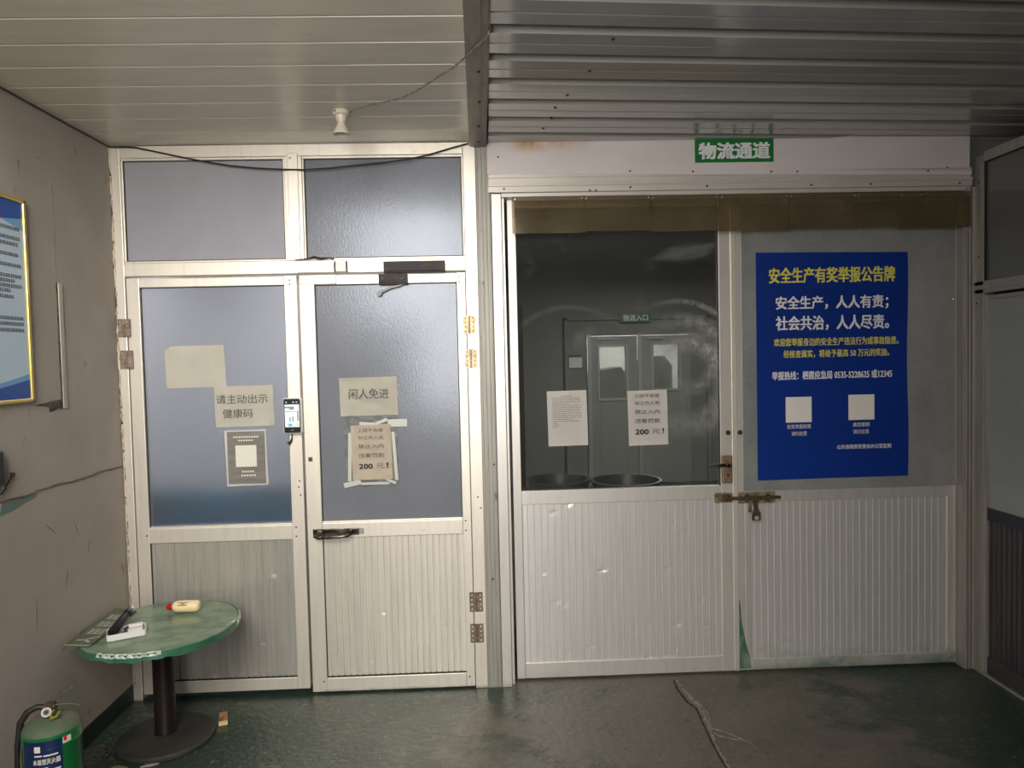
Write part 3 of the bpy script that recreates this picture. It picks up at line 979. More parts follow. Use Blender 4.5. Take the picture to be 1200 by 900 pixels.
mb = MB(); mb.box(-0.892, -0.872, -0.003, 0.0, 1.165, 1.187)
ld = mb.build('latch_plate', MT['grey_arm'], d2)
mb = MB(); mb.cyl((-0.882, -0.006, 1.176), (-0.882, 0, 1.176), 0.006, n=10); mb.build('keyhole', MT['screw'], ld)

# lever handle with long tarnished plate on door 2
mb = MB(); mb.box(-0.882, -0.655, -0.006, 0.0, 0.795, 0.829)
hp = mb.build('handle_plate', MT['old_nickel'], d2, bevel=0.003)
mb = MB(); mb.cyl((-0.845, -0.004, 0.808), (-0.845, -0.03, 0.806), 0.020, 0.016, 20); mb.cyl((-0.695, -0.004, 0.813), (-0.695, -0.028, 0.812), 0.014, 0.010, 18)
mb.tube([(-0.845, -0.034, 0.800), (-0.80, -0.042, 0.797), (-0.75, -0.043, 0.798), (-0.705, -0.040, 0.801), (-0.692, -0.028, 0.806)], [0.012, 0.010, 0.009, 0.009, 0.007], 12)
mb.tube([(-0.872, -0.026, 0.797), (-0.845, -0.038, 0.797), (-0.82, -0.038, 0.797)], [0.006, 0.013, 0.009], 12)
mb.build('lever', MT['old_nickel'], hp, True)
mb = MB(); mb.box(-0.662, -0.632, -0.004, 0, 0.800, 0.828); mb.build('plate_end', MT['alu_dim'], hp)

# door closer left on the frame, its bracket on the leaf and the loose arm
mb = MB(); mb.box(-0.494, -0.197, -0.030, -0.001, 2.076, 2.133)
mb.box(-0.486, -0.205, -0.032, -0.028, 2.082, 2.088)
cl = mb.build('door_closer', MT['brown'], w1, bevel=0.003)
mb = MB(); mb.box(-0.521, -0.381, -0.018, 0.0, 2.022, 2.074); mb.box(-0.512, -0.390, -0.021, -0.017, 2.030, 2.040)
cb = mb.build('closer_bracket', MT['brown'], d2, bevel=0.003)
for xx in (-0.50, -0.405):
    s = MB(); s.cyl((xx, -0.022, 2.052), (xx, -0.017, 2.052), 0.007, n=10); s.build('screw', MT['screw'], cb)
mb = MB()
mb.prism([(-0.395, 2.024), (-0.47, 2.014), (-0.505, 1.998), (-0.525, 1.992), (-0.535, 1.975), (-0.528, 1.966), (-0.512, 1.970), (-0.507, 1.984), (-0.468, 2.002), (-0.425, 2.012)], lambda a, b, d: Vector((a, d, b)), -0.012, -0.006)
mb.build('closer_arm', MT['grey_arm'], cb)
# maglock plates beside the closer
mb = MB(); mb.box(-0.915, -0.737, -0.006, 0.0, 2.089, 2.146); mb.build('strike_plate', MT['alu_h'], w1, bevel=0.002)
mb = MB(); mb.box(-0.905, -0.729, -0.006, 0.0, 2.032, 2.076); mb.build('strike_plate', MT['alu_h'], d2, bevel=0.002)
mb = MB(); mb.box(-0.728, -0.676, -0.014, -0.001, 2.090, 2.138)
wb_ = mb.build('contact_box', MT['white_plastic'], w1, bevel=0.002)
mb = MB(); mb.box(-0.733, -0.727, -0.016, -0.001, 2.088, 2.140); mb.build('end_cap', MT['dark_gasket'], wb_); mb = MB(); mb.box(-0.677, -0.671, -0.016, -0.001, 2.088, 2.140); mb.build('end_cap', MT['dark_gasket'], wb_)
mb = MB(); mb.tube([(-0.735, -0.008, 2.153), (-0.76, -0.010, 2.158), (-0.80, -0.012, 2.154), (-0.83, -0.012, 2.162), (-0.86, -0.010, 2.154), (-0.92, -0.010, 2.151)], [0.003, 0.003, 0.006, 0.006, 0.003, 0.002], 8)
mb.build('loose_wire', MT['rubber'], w1, True)

# post between the two door sets
mb = MB()
mb.box(-0.037, 0.034, -0.001, 0.10, 0, 2.70)
for a, b in ((-0.034, -0.026), (-0.014, -0.006), (0.008, 0.014), (0.024, 0.031)):
    mb.box(a, b, -0.005, 0.0, 0, 2.67)
po = mb.build('trim_2', MT['post'], bevel=0.002)
struct(po, 'weathered grey grooved post between the two door sets', 'post')
screws(po, [(-0.012, -0.001, 2.28), (0.02, -0.001, 1.125), (0.0, -0.001, 0.55), (0.012, -0.001, 0.47)], 0.005)

# ------------------------------------------------------------------ right door set
mb = MB(); mb.box(0.036, 0.085, -0.004, 0.13, 0, 2.455); mb.box(0.085, 0.100, 0.02, 0.13, 0, 2.455)
struct(mb.build('trim_3', MT['alu_r'], bevel=0.002), 'pale aluminium jamb left of the right doors', 'door jamb')
mb = MB(); mb.box(2.410, 2.468, 0.01, 0.13, 0, 2.455)
for a, b in ((2.413, 2.424), (2.430, 2.441), (2.447, 2.462)):
    mb.box(a, b, -0.002, 0.012, 0, 2.455)
struct(mb.build('trim_4', MT['alu_dim'], bevel=0.002), 'grooved aluminium jamb right of the right doors', 'door jamb')
mb = MB()
mb.box(0.086, 2.44, 0.0, 0.12, 2.438, 2.458)
mb.box(0.022, 2.436, -0.016, 0.12, 2.458, 2.500)
mb.box(0.022, 2.436, -0.022, -0.012, 2.486, 2.500)
mb.box(0.024, 2.434, -0.010, 0.12, 2.500, 2.530)
mb.box(0.024, 2.434, -0.014, 0.0, 2.527, 2.548)
li = mb.build('trim_5', MT['lintel'], bevel=0.002)
struct(li, 'stepped aluminium lintel over the right doors', 'lintel')
screws(li, [(0.10, -0.016, 2.475), (0.72, -0.016, 2.474), (1.10, -0.016, 2.474), (1.62, -0.016, 2.472), (1.92, -0.016, 2.472), (2.37, -0.016, 2.470), (0.52, -0.016, 2.462), (0.55, -0.016, 2.462)], 0.005)
# fascia sheet, hung a degree out of level
mb = MB()
rot = Matrix.Rotation(math.radians(0.9), 3, 'Y')
mb.box(0.021, 2.425, -0.012, 0.10, 2.568, 2.76, rot, Vector((0.02, 0, 2.568)))
mb.box(0.021, 2.434, -0.016, 0.02, 2.548, 2.572, rot, Vector((0.02, 0, 2.568)))
fa = mb.build('trim_6', MT['fascia'], bevel=0.0015)
struct(fa, 'lilac white sheet fascia above the right doors', 'fascia')
screws(fa, [(0.075, -0.013, 2.63), (0.72, -0.017, 2.552), (1.03, -0.017, 2.546), (1.42, -0.017, 2.540), (1.55, -0.017, 2.538), (2.21, -0.017, 2.533), (2.31, -0.012, 2.548)], 0.0045)


def plane_y(yf):
    return lambda u, w: Vector((u, yf, w))


def right_leaf(name, label, x0, x1, zb, zt, up_l, up_r, lo_l, lo_r, gz0, gz1, pz0, pz1, yf):
    mb = MB()
    # stiles: wider below the mid rail
    mb.box(x0, up_l, yf, yf + 0.045, zb, zt)
    mb.box(up_r, x1, yf, yf + 0.045, zb, zt)
    if lo_l > up_l + 0.002:
        mb.box(up_l, lo_l, yf, yf + 0.045, zb, pz1 + 0.01)
    if lo_r < up_r - 0.002:
        mb.box(lo_r, up_r, yf, yf + 0.045, zb, pz1 + 0.01)
    mb.box(up_l, up_r, yf + 0.002, yf + 0.043, gz1, zt)
    mb.box(up_l, up_r, yf + 0.002, yf + 0.043, pz1, gz0)
    mb.box(lo_l, lo_r, yf + 0.002, yf + 0.043, zb, pz0)
    d = mb.build(name, MT['alu_r'], bevel=0.0025)
    struct(d, label, 'door')
    return d


YR = 0.06
d3 = right_leaf('door_3', 'third aluminium door leaf with dark clear glass over a dented ribbed panel', 0.114, 1.251, 0.010, 2.44, 0.155, 1.177, 0.158, 1.187, 0.975, 2.396, 0.088, 0.906, YR)
pane('glass_pane', 0.155, 1.177, 0.977, 2.394, YR + 0.014, MT['glass_dark'], d3)
ribbed(0.158, 1.187, 0.088, 0.906, YR + 0.008, 0.0345, 0.006, 0.0036, True, 0.003, 46).build('ribbed_panel', MT['panel_r'], d3)
mb = MB(); mb.box(1.236, 1.262, YR - 0.006, YR, 0.01, 2.43); mb.build('cover_strip', MT['alu'], d3, bevel=0.002)
d4 = right_leaf('door_4', 'fourth aluminium door leaf with a dusty grey pane', 1.2535, 2.408, 0.010, 2.44, 1.297, 2.392, 1.326, 2.360, 0.940, 2.40, 0.066, 0.884, YR)
mb = MB(); mb.box(1.293, 2.400, YR - 0.003, YR + 0.004, 0.942, 2.40)
gp = mb.build('grey_pane', MT['frost_grey'], d4)
screws(gp, [(1.40, YR - 0.003, 0.955), (1.9, YR - 0.003, 0.955), (2.2, YR - 0.003, 0.953), (2.33, YR - 0.003, 0.953), (2.385, YR - 0.003, 1.4), (2.385, YR - 0.003, 1.9)], 0.004, 'screw_bright')
ribbed(1.326, 2.360, 0.066, 0.884, YR + 0.008, 0.0345, 0.006, 0.0036, True, 0.003, 12).build('ribbed_panel', MT['panel_r'], d4)
mb = MB()
mb.prism([(1.2545, 0.02), (1.322, 0.02), (1.318, 0.08), (1.300, 0.14), (1.288, 0.20), (1.276, 0.27), (1.270, 0.36), (1.264, 0.385), (1.2545, 0.39)], lambda a, b, d: Vector((a, d, b)), YR - 0.0012, YR + 0.001)
mb.build('green_paint_smear', mat('green_smear', rgb(52, 96, 74), 0.6, 0, rgb(120, 138, 120), 16, (1, 1, 0.6), 0.45, 0.7), d4)
# small star knobs (round lock noses)
for dd, xx in ((d3, 1.216), (d4, 1.277)):
    mb = MB(); mb.cyl((xx, YR - 0.006, 1.245), (xx, YR, 1.245), 0.012, n=18)
    k = mb.build('lock_nose', MT['screw'], dd)
    mb = MB(); mb.box(xx - 0.010, xx + 0.010, YR - 0.008, YR - 0.005, 1.243, 1.247); mb.box(xx - 0.002, xx + 0.002, YR - 0.008, YR - 0.005, 1.235, 1.255); mb.build('cross_slot', MT['handle_green'], k)
# rim lock with a flat lever
mb = MB(); mb.box(1.178, 1.229, YR - 0.022, YR, 0.990, 1.130)
lk = mb.build('rim_lock', MT['lock'], d3, bevel=0.004)
mb = MB(); mb.box(1.110, 1.224, YR - 0.034, YR - 0.022, 1.075, 1.090)
mb.cyl((1.205, YR - 0.036, 1.082), (1.205, YR - 0.02, 1.082), 0.011, n=16)
mb.build('lever', MT['old_nickel'], lk, bevel=0.002)
mb = MB(); mb.cyl((1.206, YR - 0.026, 1.03), (1.206, YR - 0.02, 1.03), 0.009, n=16); mb.build('keyhole', MT['rust'], lk)
# slide bolt across the meeting stiles
mb = MB(); mb.box(1.141, 1.234, YR - 0.006, YR, 0.888, 0.938)
kp = mb.build('bolt_keeper', MT['brass'], d3, bevel=0.001)
mb = MB(); mb.box(1.176, 1.222, YR - 0.020, YR - 0.006, 0.896, 0.930); mb.build('keeper_loop', MT['rust'], kp, bevel=0.003)
screws(kp, [(xx, YR - 0.0065, zz) for xx in (1.150, 1.186, 1.226) for zz in (0.895, 0.932)], 0.0035, 'screw_bright')
mb = MB(); mb.box(1.264, 1.452, YR - 0.010, YR - 0.003, 0.882, 0.938)
sb = mb.build('bolt_plate', MT['brass'], d4, bevel=0.001)
screws(sb, [(xx, YR - 0.0105, zz) for xx in (1.272, 1.322, 1.385, 1.444) for zz in (0.888, 0.932)], 0.0035, 'screw_bright')
mb = MB(); mb.cyl((1.20, YR - 0.020, 0.911), (1.476, YR - 0.020, 0.911), 0.0085, n=16)
mb.box(1.295, 1.312, YR - 0.030, YR - 0.008, 0.893, 0.928); mb.box(1.405, 1.420, YR - 0.030, YR - 0.008, 0.893, 0.928)
mb.build('bolt_rod', MT['rust'], sb, bevel=0.001)
mb = MB()
mb.prism([(1.320, 0.915), (1.350, 0.915), (1.352, 0.860), (1.366, 0.835), (1.366, 0.798), (1.322, 0.798), (1.322, 0.835), (1.334, 0.860)], lambda a, b, d: Vector((a, d, b)), YR - 0.040, YR - 0.028)
mb.build('bolt_handle', MT['rust'], sb, bevel=0.003)
mb = MB(); mb.box(1.313, 1.330, YR - 0.012, YR - 0.002, 0.835, 0.885); mb.build('hasp_plate', MT['brass'], sb)
mb = MB(); mb.cyl((1.344, YR - 0.043, 0.812), (1.344, YR - 0.039, 0.812), 0.011, n=16); mb.build('padlock_eye', MT['silver'], sb)

# ------------------------------------------------------------------ right partition (faces -X)
wr = empty('wall_right', (XR, 0, 0))
struct(wr, 'dull aluminium and glass partition on the right', 'wall')
mb = MB()
mb.box(XR, XR + 0.06, -0.062, 0.0, 0, 2.60)
mb.box(XR, XR + 0.06, -1.45, -0.062, 2.562, 2.612)
mb.box(XR, XR + 0.06, -1.45, 0.0, 1.918, 1.978)
mb.box(XR - 0.006, XR, -1.45, -0.0, 1.936, 1.960)
mb.box(XR - 0.005, XR, -0.050, -0.038, 1.978, 2.56)
mb.box(XR, XR + 0.06, -1.45, -1.38, 0, 2.60)
mb.build('frame', MT['alu_dim'], wr, bevel=0.002)
mb = MB(); mb.box(XR + 0.004, XR + 0.010, -0.072, -0.062, 1.98, 2.56); mb.box(XR + 0.004, XR + 0.010, -1.4, -0.062, 2.555, 2.562); mb.build('gasket', MT['dark_gasket'], wr)
mb = MB(); mb.box(XR + 0.012, XR + 0.017, -1.385, -0.064, 1.979, 2.561)
mb.build('glass_pane', MT['glass_side'], wr)
screws(wr, [(XR, -0.03, 2.47), (XR, -0.03, 2.10), (XR, -0.02, 1.945), (XR, -0.015, 1.87)], 0.005, axis='x')
mb = MB(); mb.box(XR - 0.002, XR + 0.03, -1.45, 0.0, 0.0, 0.012); mb.build('threshold', MT['alu_dim'], wr)
d5 = empty('door_5', (XR, -0.7, 0))
struct(d5, 'dark side door in the right partition', 'door')
mb = MB()
mb.box(XR + 0.004, XR + 0.04, -0.085, -0.018, 0.014, 1.905)
mb.box(XR + 0.000, XR + 0.006, -0.085, -0.070, 0.014, 1.905)
mb.box(XR + 0.006, XR + 0.038, -1.37, -0.085, 1.885, 1.905)
mb.box(XR + 0.006, XR + 0.038, -1.37, -1.31, 0.014, 1.885)
mb.build('frame', MT['alu_dim'], d5, bevel=0.002)
mb = MB(); mb.box(XR + 0.016, XR + 0.022, -1.31, -0.085, 0.852, 1.885); mb.build('glass_pane', MT['frost_side'], d5)
mb = MB(); mb.box(XR + 0.006, XR + 0.036, -1.31, -0.085, 0.79, 0.852); mb.build('mid_rail', MT['navy_rail'], d5, bevel=0.002)
mb = MB(); mb.box(XR + 0.016, XR + 0.026, -1.31, -0.085, 0.10, 0.79)
yy = -0.10
while yy > -1.3:
    mb.box(XR + 0.012, XR + 0.017, yy - 0.004, yy, 0.10, 0.79)
    yy -= 0.034
mb.build('ribbed_panel', MT['dark_panel'], d5)
mb = MB(); mb.box(XR + 0.006, XR + 0.036, -1.31, -0.085, 0.014, 0.10); mb.build('bottom_rail', MT['dark_panel'], d5, bevel=0.002)

# ------------------------------------------------------------------ rooms behind the glass
mb = MB()
mb.box(-2.0, -0.02, 1.3, 1.36, 0, 2.75); mb.box(-0.06, -0.0, 0.10, 1.36, 0, 2.75); mb.box(-2.0, -1.95, 0.10, 1.36, 0, 2.75); mb.box(-2.0, -0.02, 0.10, 1.36, 2.72, 2.78)
struct(mb.build('wall_left_room', MT['white_wall']), 'pale walls of the room behind the left doors', 'wall')
bpy.data.objects['left_room_fill'].location = (-0.9, 0.75, 2.6)
mb = MB(); mb.box(-1.90, -0.75, 0.30, 0.33, 0.0, 0.99)
tag(mb.build('blue_board', MT['blue_board'], bevel=0.004), 'blue board standing behind the frosted glass of the far left door', 'board')
mb = MB()
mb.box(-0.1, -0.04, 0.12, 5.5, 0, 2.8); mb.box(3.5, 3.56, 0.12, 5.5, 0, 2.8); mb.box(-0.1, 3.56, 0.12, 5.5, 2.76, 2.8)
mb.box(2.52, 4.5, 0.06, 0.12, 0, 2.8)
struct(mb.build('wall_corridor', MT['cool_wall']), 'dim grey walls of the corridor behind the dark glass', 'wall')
# far wall with the double steel doors
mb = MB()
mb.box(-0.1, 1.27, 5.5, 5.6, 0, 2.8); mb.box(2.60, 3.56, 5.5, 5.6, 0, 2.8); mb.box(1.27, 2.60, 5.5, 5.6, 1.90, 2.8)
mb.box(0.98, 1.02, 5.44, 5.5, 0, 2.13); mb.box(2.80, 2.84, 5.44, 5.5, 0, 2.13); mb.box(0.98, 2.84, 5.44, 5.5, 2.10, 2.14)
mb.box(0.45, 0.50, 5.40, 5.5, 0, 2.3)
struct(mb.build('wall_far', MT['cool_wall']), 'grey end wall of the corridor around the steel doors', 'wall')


def steel_door(name, x0, x1, wx0, wx1, wz0, wz1, label):
    e = MB()
    e.box(x0, wx0, 5.46, 5.52, 0.01, 1.89); e.box(wx1, x1, 5.46, 5.52, 0.01, 1.89)
    e.box(wx0, wx1, 5.46, 5.52, 0.01, wz0); e.box(wx0, wx1, 5.46, 5.52, wz1, 1.89)
    d = e.build(name, MT['cool_door'], bevel=0.003)
    struct(d, label, 'door')
    f = MB()
    for q in ((wx0 - 0.03, wx0, wz0 - 0.03, wz1 + 0.03), (wx1, wx1 + 0.03, wz0 - 0.03, wz1 + 0.03), (wx0, wx1, wz1, wz1 + 0.03), (wx0, wx1, wz0 - 0.03, wz0)):
        f.box(q[0], q[1], 5.445, 5.47, q[2], q[3])
    f.build('window_frame', MT['cool_frame'], d)
    f = MB(); f.box(x0 - 0.015, x0 + 0.03, 5.445, 5.47, 0.01, 1.92); f.build('edge_strip', MT['cool_frame'], d)
    f = MB(); f.box(x0 + 0.1, x0 + 0.32, 5.43, 5.46, 1.845, 1.87); f.build('door_closer', MT['cool_frame'], d)
    g = MB(); g.box(wx0, wx1, 5.485, 5.49, wz0, wz1); g.build('glass_pane', MT['glass_side'], d)
    return d


steel_door('door_6', 1.285, 1.905, 1.42, 1.755, 1.10, 1.755, 'left grey steel door at the end of the corridor')
steel_door('door_7', 1.925, 2.585, 2.11, 2.435, 1.21, 1.77, 'right grey steel door at the end of the corridor')
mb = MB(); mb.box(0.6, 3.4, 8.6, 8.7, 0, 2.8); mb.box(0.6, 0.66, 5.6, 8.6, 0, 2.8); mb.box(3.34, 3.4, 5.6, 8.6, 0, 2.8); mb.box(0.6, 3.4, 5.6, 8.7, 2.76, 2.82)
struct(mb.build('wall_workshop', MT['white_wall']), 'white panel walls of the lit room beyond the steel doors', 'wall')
for i, (x0, x1, z1, y0, lab) in enumerate(((1.58, 2.14, 1.47, 7.2, 'dark machine hood seen through the left steel door window'), (2.40, 2.86, 1.62, 7.4, 'tall dark machine seen through the right steel door window'))):
    mb = MB()
    mb.prism([(x0, 0.0), (x1, 0.0), (x1, z1 - 0.15), (x1 - 0.12, z1), (x0 + 0.05, z1 - 0.05 * (1 - i)), (x0, z1 - 0.1)], lambda a, b, d: Vector((a, d, b)), y0, y0 + 0.5)
    root = mb.build('machine', MT['machine'], loc=(x0, y0, 0), bevel=0.01)
    tag(root, lab, 'machine', 'machines in the far room')
    mb = MB(); mb.box(x0 + 0.05, x1 - 0.1, y0 - 0.02, y0, 0.5, 0.9); mb.build('panel', MT['dark_panel'], root)
# sign over the steel doors
cs = MB(); cs.box(1.683, 2.076, 5.425, 5.437, 2.062, 2.172)
cs = cs.build('corridor_sign', MT['sign_green'], loc=(1.88, 5.437, 2.115), bevel=0.002)
tag(cs, 'small green sign over the steel doors deep behind the dark glass', 'sign')
glyphs([('物流入口', 1.725, 2.04, 2.078, 2.157)], plane_y(5.4235), 'lettering', MT['ink_white'], cs, 0.002)
# notice holder on the far wall, left of the steel doors
mb = MB(); mb.box(0.985 + 0.05, 1.20, 5.48, 5.498, 1.50, 1.66)
nh = mb.build('notice_holder', MT['white_plastic'], loc=(1.1, 5.5, 1.58))
tag(nh, 'pale notice holder on the corridor end wall left of the steel doors', 'notice')
mb = MB(); mb.box(1.035, 1.20, 5.474, 5.48, 1.635, 1.66); mb.build('header_strip', MT['machine'], nh)
# round tubs on a low bench just behind the glass
for cx, cy, r, lab in ((0.86, 0.95, 0.22, 'round grey tub behind the dark glass, nearer the lock'), (0.44, 1.05, 0.20, 'round grey tub behind the dark glass, nearer the jamb')):
    mb = MB()
    mb.lathe([(r * 0.80, 0.60), (r * 0.97, 0.845), (r * 1.03, 0.85), (r * 1.03, 0.862), (r * 0.95, 0.862), (r * 0.93, 0.85), (r * 0.78, 0.65), (0, 0.648)], (cx, cy, 0))
    tag(mb.build('tub', MT['steel_tub'], loc=(cx, cy, 0.6), smooth=True), lab, 'tub', 'tubs on the bench')
be = empty('bench', (0.65, 1.0, 0), 'low dark bench carrying the tubs behind the dark glass', 'bench')
mb = MB(); mb.box(0.15, 1.15, 0.72, 1.30, 0.56, 0.60); mb.build('top', MT['machine'], be, bevel=0.003)
for xx in (0.19, 1.11):
    for yy in (0.76, 1.26):
        mb = MB(); mb.box(xx - 0.02, xx + 0.02, yy - 0.02, yy + 0.02, 0, 0.56); mb.build('leg', MT['machine'], be)


# ------------------------------------------------------------------ strip curtain
sc = empty('strip_curtain', (1.28, -0.01, 2.43), 'row of cut short brown see-through plastic strips hanging under the lintel', 'strip curtain')
edges = [(0.136, 0.497), (0.486, 0.825), (0.815, 1.166), (1.158, 1.515), (1.505, 1.855), (1.846, 2.19), (2.06, 2.435)]
for i, (a, b) in enumerate(edges):
    mb = MB()
    zt = 2.440 - 0.012 * (a / 2.4)
    zb = 2.258 + 0.005 * math.sin(i * 1.7)
    yb = -0.006 - 0.0035 * (i % 2)
    nx, nz = 14, 6
    vs = [[mb.bm.verts.new((a + (b - a) * k / nx, yb - 0.010 * (1 - j / nz) * (0.5 + 0.5 * math.sin(i + k * 0.5)), zb + (zt - zb) * j / nz)) for k in range(nx + 1)] for j in range(nz + 1)]
    for j in range(nz):
        for k in range(nx):
            mb.bm.faces.new((vs[j][k], vs[j][k + 1], vs[j + 1][k + 1], vs[j + 1][k]))
    r = bmesh.ops.solidify(mb.bm, geom=list(mb.bm.faces), thickness=0.002)
    st = mb.build('strip', MT['pvc'], sc, True)
    mb = MB(); mb.box(a + 0.002, b - 0.002, yb - 0.004, yb - 0.001, zt - 0.022, zt - 0.004)
    mb.build('hem', mat('strip_hem', (0.11, 0.085, 0.05, 1), 0.35), st)
    screws(st, [(xx, yb - 0.006, zt - 0.014) for xx in (a + 0.016, b - 0.016)], 0.0045, 'screw_bright')

# ------------------------------------------------------------------ green sign on the fascia
mb = MB()
rs = Matrix.Rotation(math.radians(-0.15), 3, 'Y')
mb.box(1.042, 1.432, -0.018, -0.0125, 2.589, 2.700)
gs = mb.build('door_sign', MT['sign_green'], loc=(1.237, -0.0125, 2.645))
tag(gs, 'green sign with white lettering on the fascia above the right doors', 'sign')
glyphs([('物流通道', 1.062, 1.412, 2.605, 2.683)], plane_y(-0.0190), 'lettering', MT['ink_white'], gs, 0.0035)


# ------------------------------------------------------------------ papers
def sheet(name, x0, x1, z0, z1, y, m, label, cat, skew=0.0, group=None, curl=0.004, seed=1, torn=None):
    """thin sheet taped to a pane: slightly wavy grid with real thickness"""
    mb = MB()
    rg = random.Random(seed)
    nx, nz = 12, 12
    ph = rg.uniform(0, 6)
    vs = []
    for j in range(nz + 1):
        row = []
        for k in range(nx + 1):
            u, v = k / nx, j / nz
            x = x0 + (x1 - x0) * u + skew * (v - 0.5)
            z = z0 + (z1 - z0) * v - skew * (u - 0.5) * 0.6
            e = max(abs(u - 0.5), abs(v - 0.5)) * 2
            yy = y - curl * (e ** 4) * (0.3 + 0.35 * math.sin(ph + 5 * u + 3 * v) + 0.35)
            if torn:
                d = torn(u, v)
                x += d[0]; z += d[1]
            row.append(mb.bm.verts.new((x, yy, z)))
        vs.append(row)
    for j in range(nz):
        for k in range(nx):
            mb.bm.faces.new((vs[j][k], vs[j][k + 1], vs[j + 1][k + 1], vs[j + 1][k]))
    bmesh.ops.solidify(mb.bm, geom=list(mb.bm.faces), thickness=0.0006)
    o = mb.build(name, m, loc=((x0 + x1) / 2, y, (z0 + z1) / 2))
    return tag(o, label, cat, group)


YP1, YP2 = 0.0185, 0.0145   # in front of the panes of door 1 and door 2
p1 = sheet('paper_notice', -1.572, -1.286, 1.542, 1.746, YP1, MT['paper_old'], 'blank cream landscape paper taped highest on the far left door glass', 'notice', -0.006, 'notices taped on the door glass', seed=2,
           torn=lambda u, v: (0.012 * max(0, 0.12 - u) / 0.12 * (v > 0.95), -0.014 * (u < 0.06) * (v > 0.95)))
p2 = sheet('paper_notice', -1.342, -1.057, 1.345, 1.545, YP1, MT['paper_old'], 'cream landscape notice with two lines about showing the health code', 'notice', -0.004, 'notices taped on the door glass', seed=3)
glyphs([('请主动出示', -1.335, -1.085, 1.458, 1.502), ('健康码', -1.305, -1.160, 1.388, 1.432)], plane_y(YP1 - 0.0035), 'lettering', MT['ink_soft'], p2, -0.0004)
p3 = sheet('paper_notice', -1.299, -1.097, 1.052, 1.328, YP1, MT['paper'], 'dark grey portrait print with a white border, lowest on the far left door', 'notice', -0.006, 'notices taped on the door glass', seed=4)
mb = MB(); mb.box(-1.289, -1.106, YP1 - 0.0042, YP1 - 0.0034, 1.061, 1.320); mb.build('grey_print', MT['paper_grey'], p3)
mb = MB(); mb.box(-1.250, -1.148, YP1 - 0.005, YP1 - 0.0043, 1.146, 1.252); mb.build('blank_square', MT['paper_old'], p3)
for z, a, b in ((1.293, -1.258, -1.142), (1.276, -1.235, -1.168), (1.122, -1.222, -1.168), (1.103, -1.226, -1.160)):
    x = a
    mb = MB()
    while x < b:
        mb.box(x, x + 0.0085, YP1 - 0.005, YP1 - 0.0043, z - 0.004, z + 0.004)
        x += 0.0125
    mb.build('print_marks', MT['ink_cream'], p3)

p4 = sheet('paper_notice', -0.732, -0.449, 1.383, 1.572, YP2, MT['paper_old'], 'cream landscape notice with one line of lettering on the second door', 'notice', -0.003, 'notices taped on the door glass', seed=5)
glyphs([('闲人免进', -0.688, -0.492, 1.466, 1.516)], plane_y(YP2 - 0.0035), 'lettering', MT['ink_soft'], p4, -0.0006)
tf = empty('plastic_film', (-0.585, YP2, 1.2), 'crumpled clear tape film stuck behind the tan notice', 'film')
mb = MB()
rg = random.Random(9)
nx, nz = 16, 20
vs = [[mb.bm.verts.new((-0.715 + 0.258 * k / nx + (0.006 * math.sin(j * 1.1) if k in (0, nx) else 0), YP2 - 0.001 - 0.004 * rg.random(), 1.035 + 0.345 * j / nz + (0.006 * math.sin(k * 0.8) if j in (0, nz) else 0))) for k in range(nx + 1)] for j in range(nz + 1)]
for j in range(nz):
    for k in range(nx):
        mb.bm.faces.new((vs[j][k], vs[j][k + 1], vs[j + 1][k + 1], vs[j + 1][k]))
bmesh.ops.solidify(mb.bm, geom=list(mb.bm.faces), thickness=0.0004)
mb.build('film_sheet', MT['film'], tf)
mb = MB()
for (x0, x1, z0, z1, an) in ((-0.500, -0.405, 1.325, 1.362, 0), (-0.725, -0.640, 1.035, 1.060, -12), (-0.70, -0.683, 1.06, 1.30, 2), (-0.478, -0.462, 1.06, 1.30, -3), (-0.640, -0.560, 1.335, 1.350, 4), (-0.52, -0.465, 1.05, 1.062, 25), (-0.56, -0.50, 1.345, 1.36, -20), (-0.64, -0.50, 1.040, 1.052, 0)):
    c = Vector(((x0 + x1) / 2, 0, (z0 + z1) / 2))
    mb.box(x0, x1, YP2 - 0.0065, YP2 - 0.0055, z0, z1, Matrix.Rotation(math.radians(an), 3, 'Y'), c)
mb.build('tape_strip', mat('pale_tape', (0.52, 0.52, 0.48, 1), 0.3), tf)
p5 = sheet('paper_notice', -0.681, -0.484, 1.066, 1.338, YP2 - 0.008, MT['paper_tan'], 'tan worn notice about a fine of 200, taped on the second door', 'notice', -0.004, 'notices taped on the door glass', seed=6)


def fine_text(x0, z1, w, h, y, o, m):
    lines = [('上班不会客', .16, .80, .87, .935), ('非工作人员', .17, .80, .735, .800), ('禁止入内', .17, .80, .570, .650), ('违者罚款', .17, .81, .405, .485)]
    glyphs([(t, x0 + a * w, x0 + b * w, z1 - (1 - c) * h, z1 - (1 - d) * h) for t, a, b, c, d in lines] + [('元', x0 + .60 * w, x0 + .80 * w, z1 - (1 - .205) * h, z1 - (1 - .295) * h)],
           plane_y(y), 'lettering', m, o, 0.0)
    glyphs([('200', x0 + .18 * w, x0 + .51 * w, z1 - (1 - .20) * h, z1 - (1 - .29) * h), ('!', x0 + .865 * w, x0 + .90 * w, z1 - (1 - .215) * h, z1 - (1 - .305) * h)], plane_y(y), 'bold_number', MT['ink'], o, 0.0014)


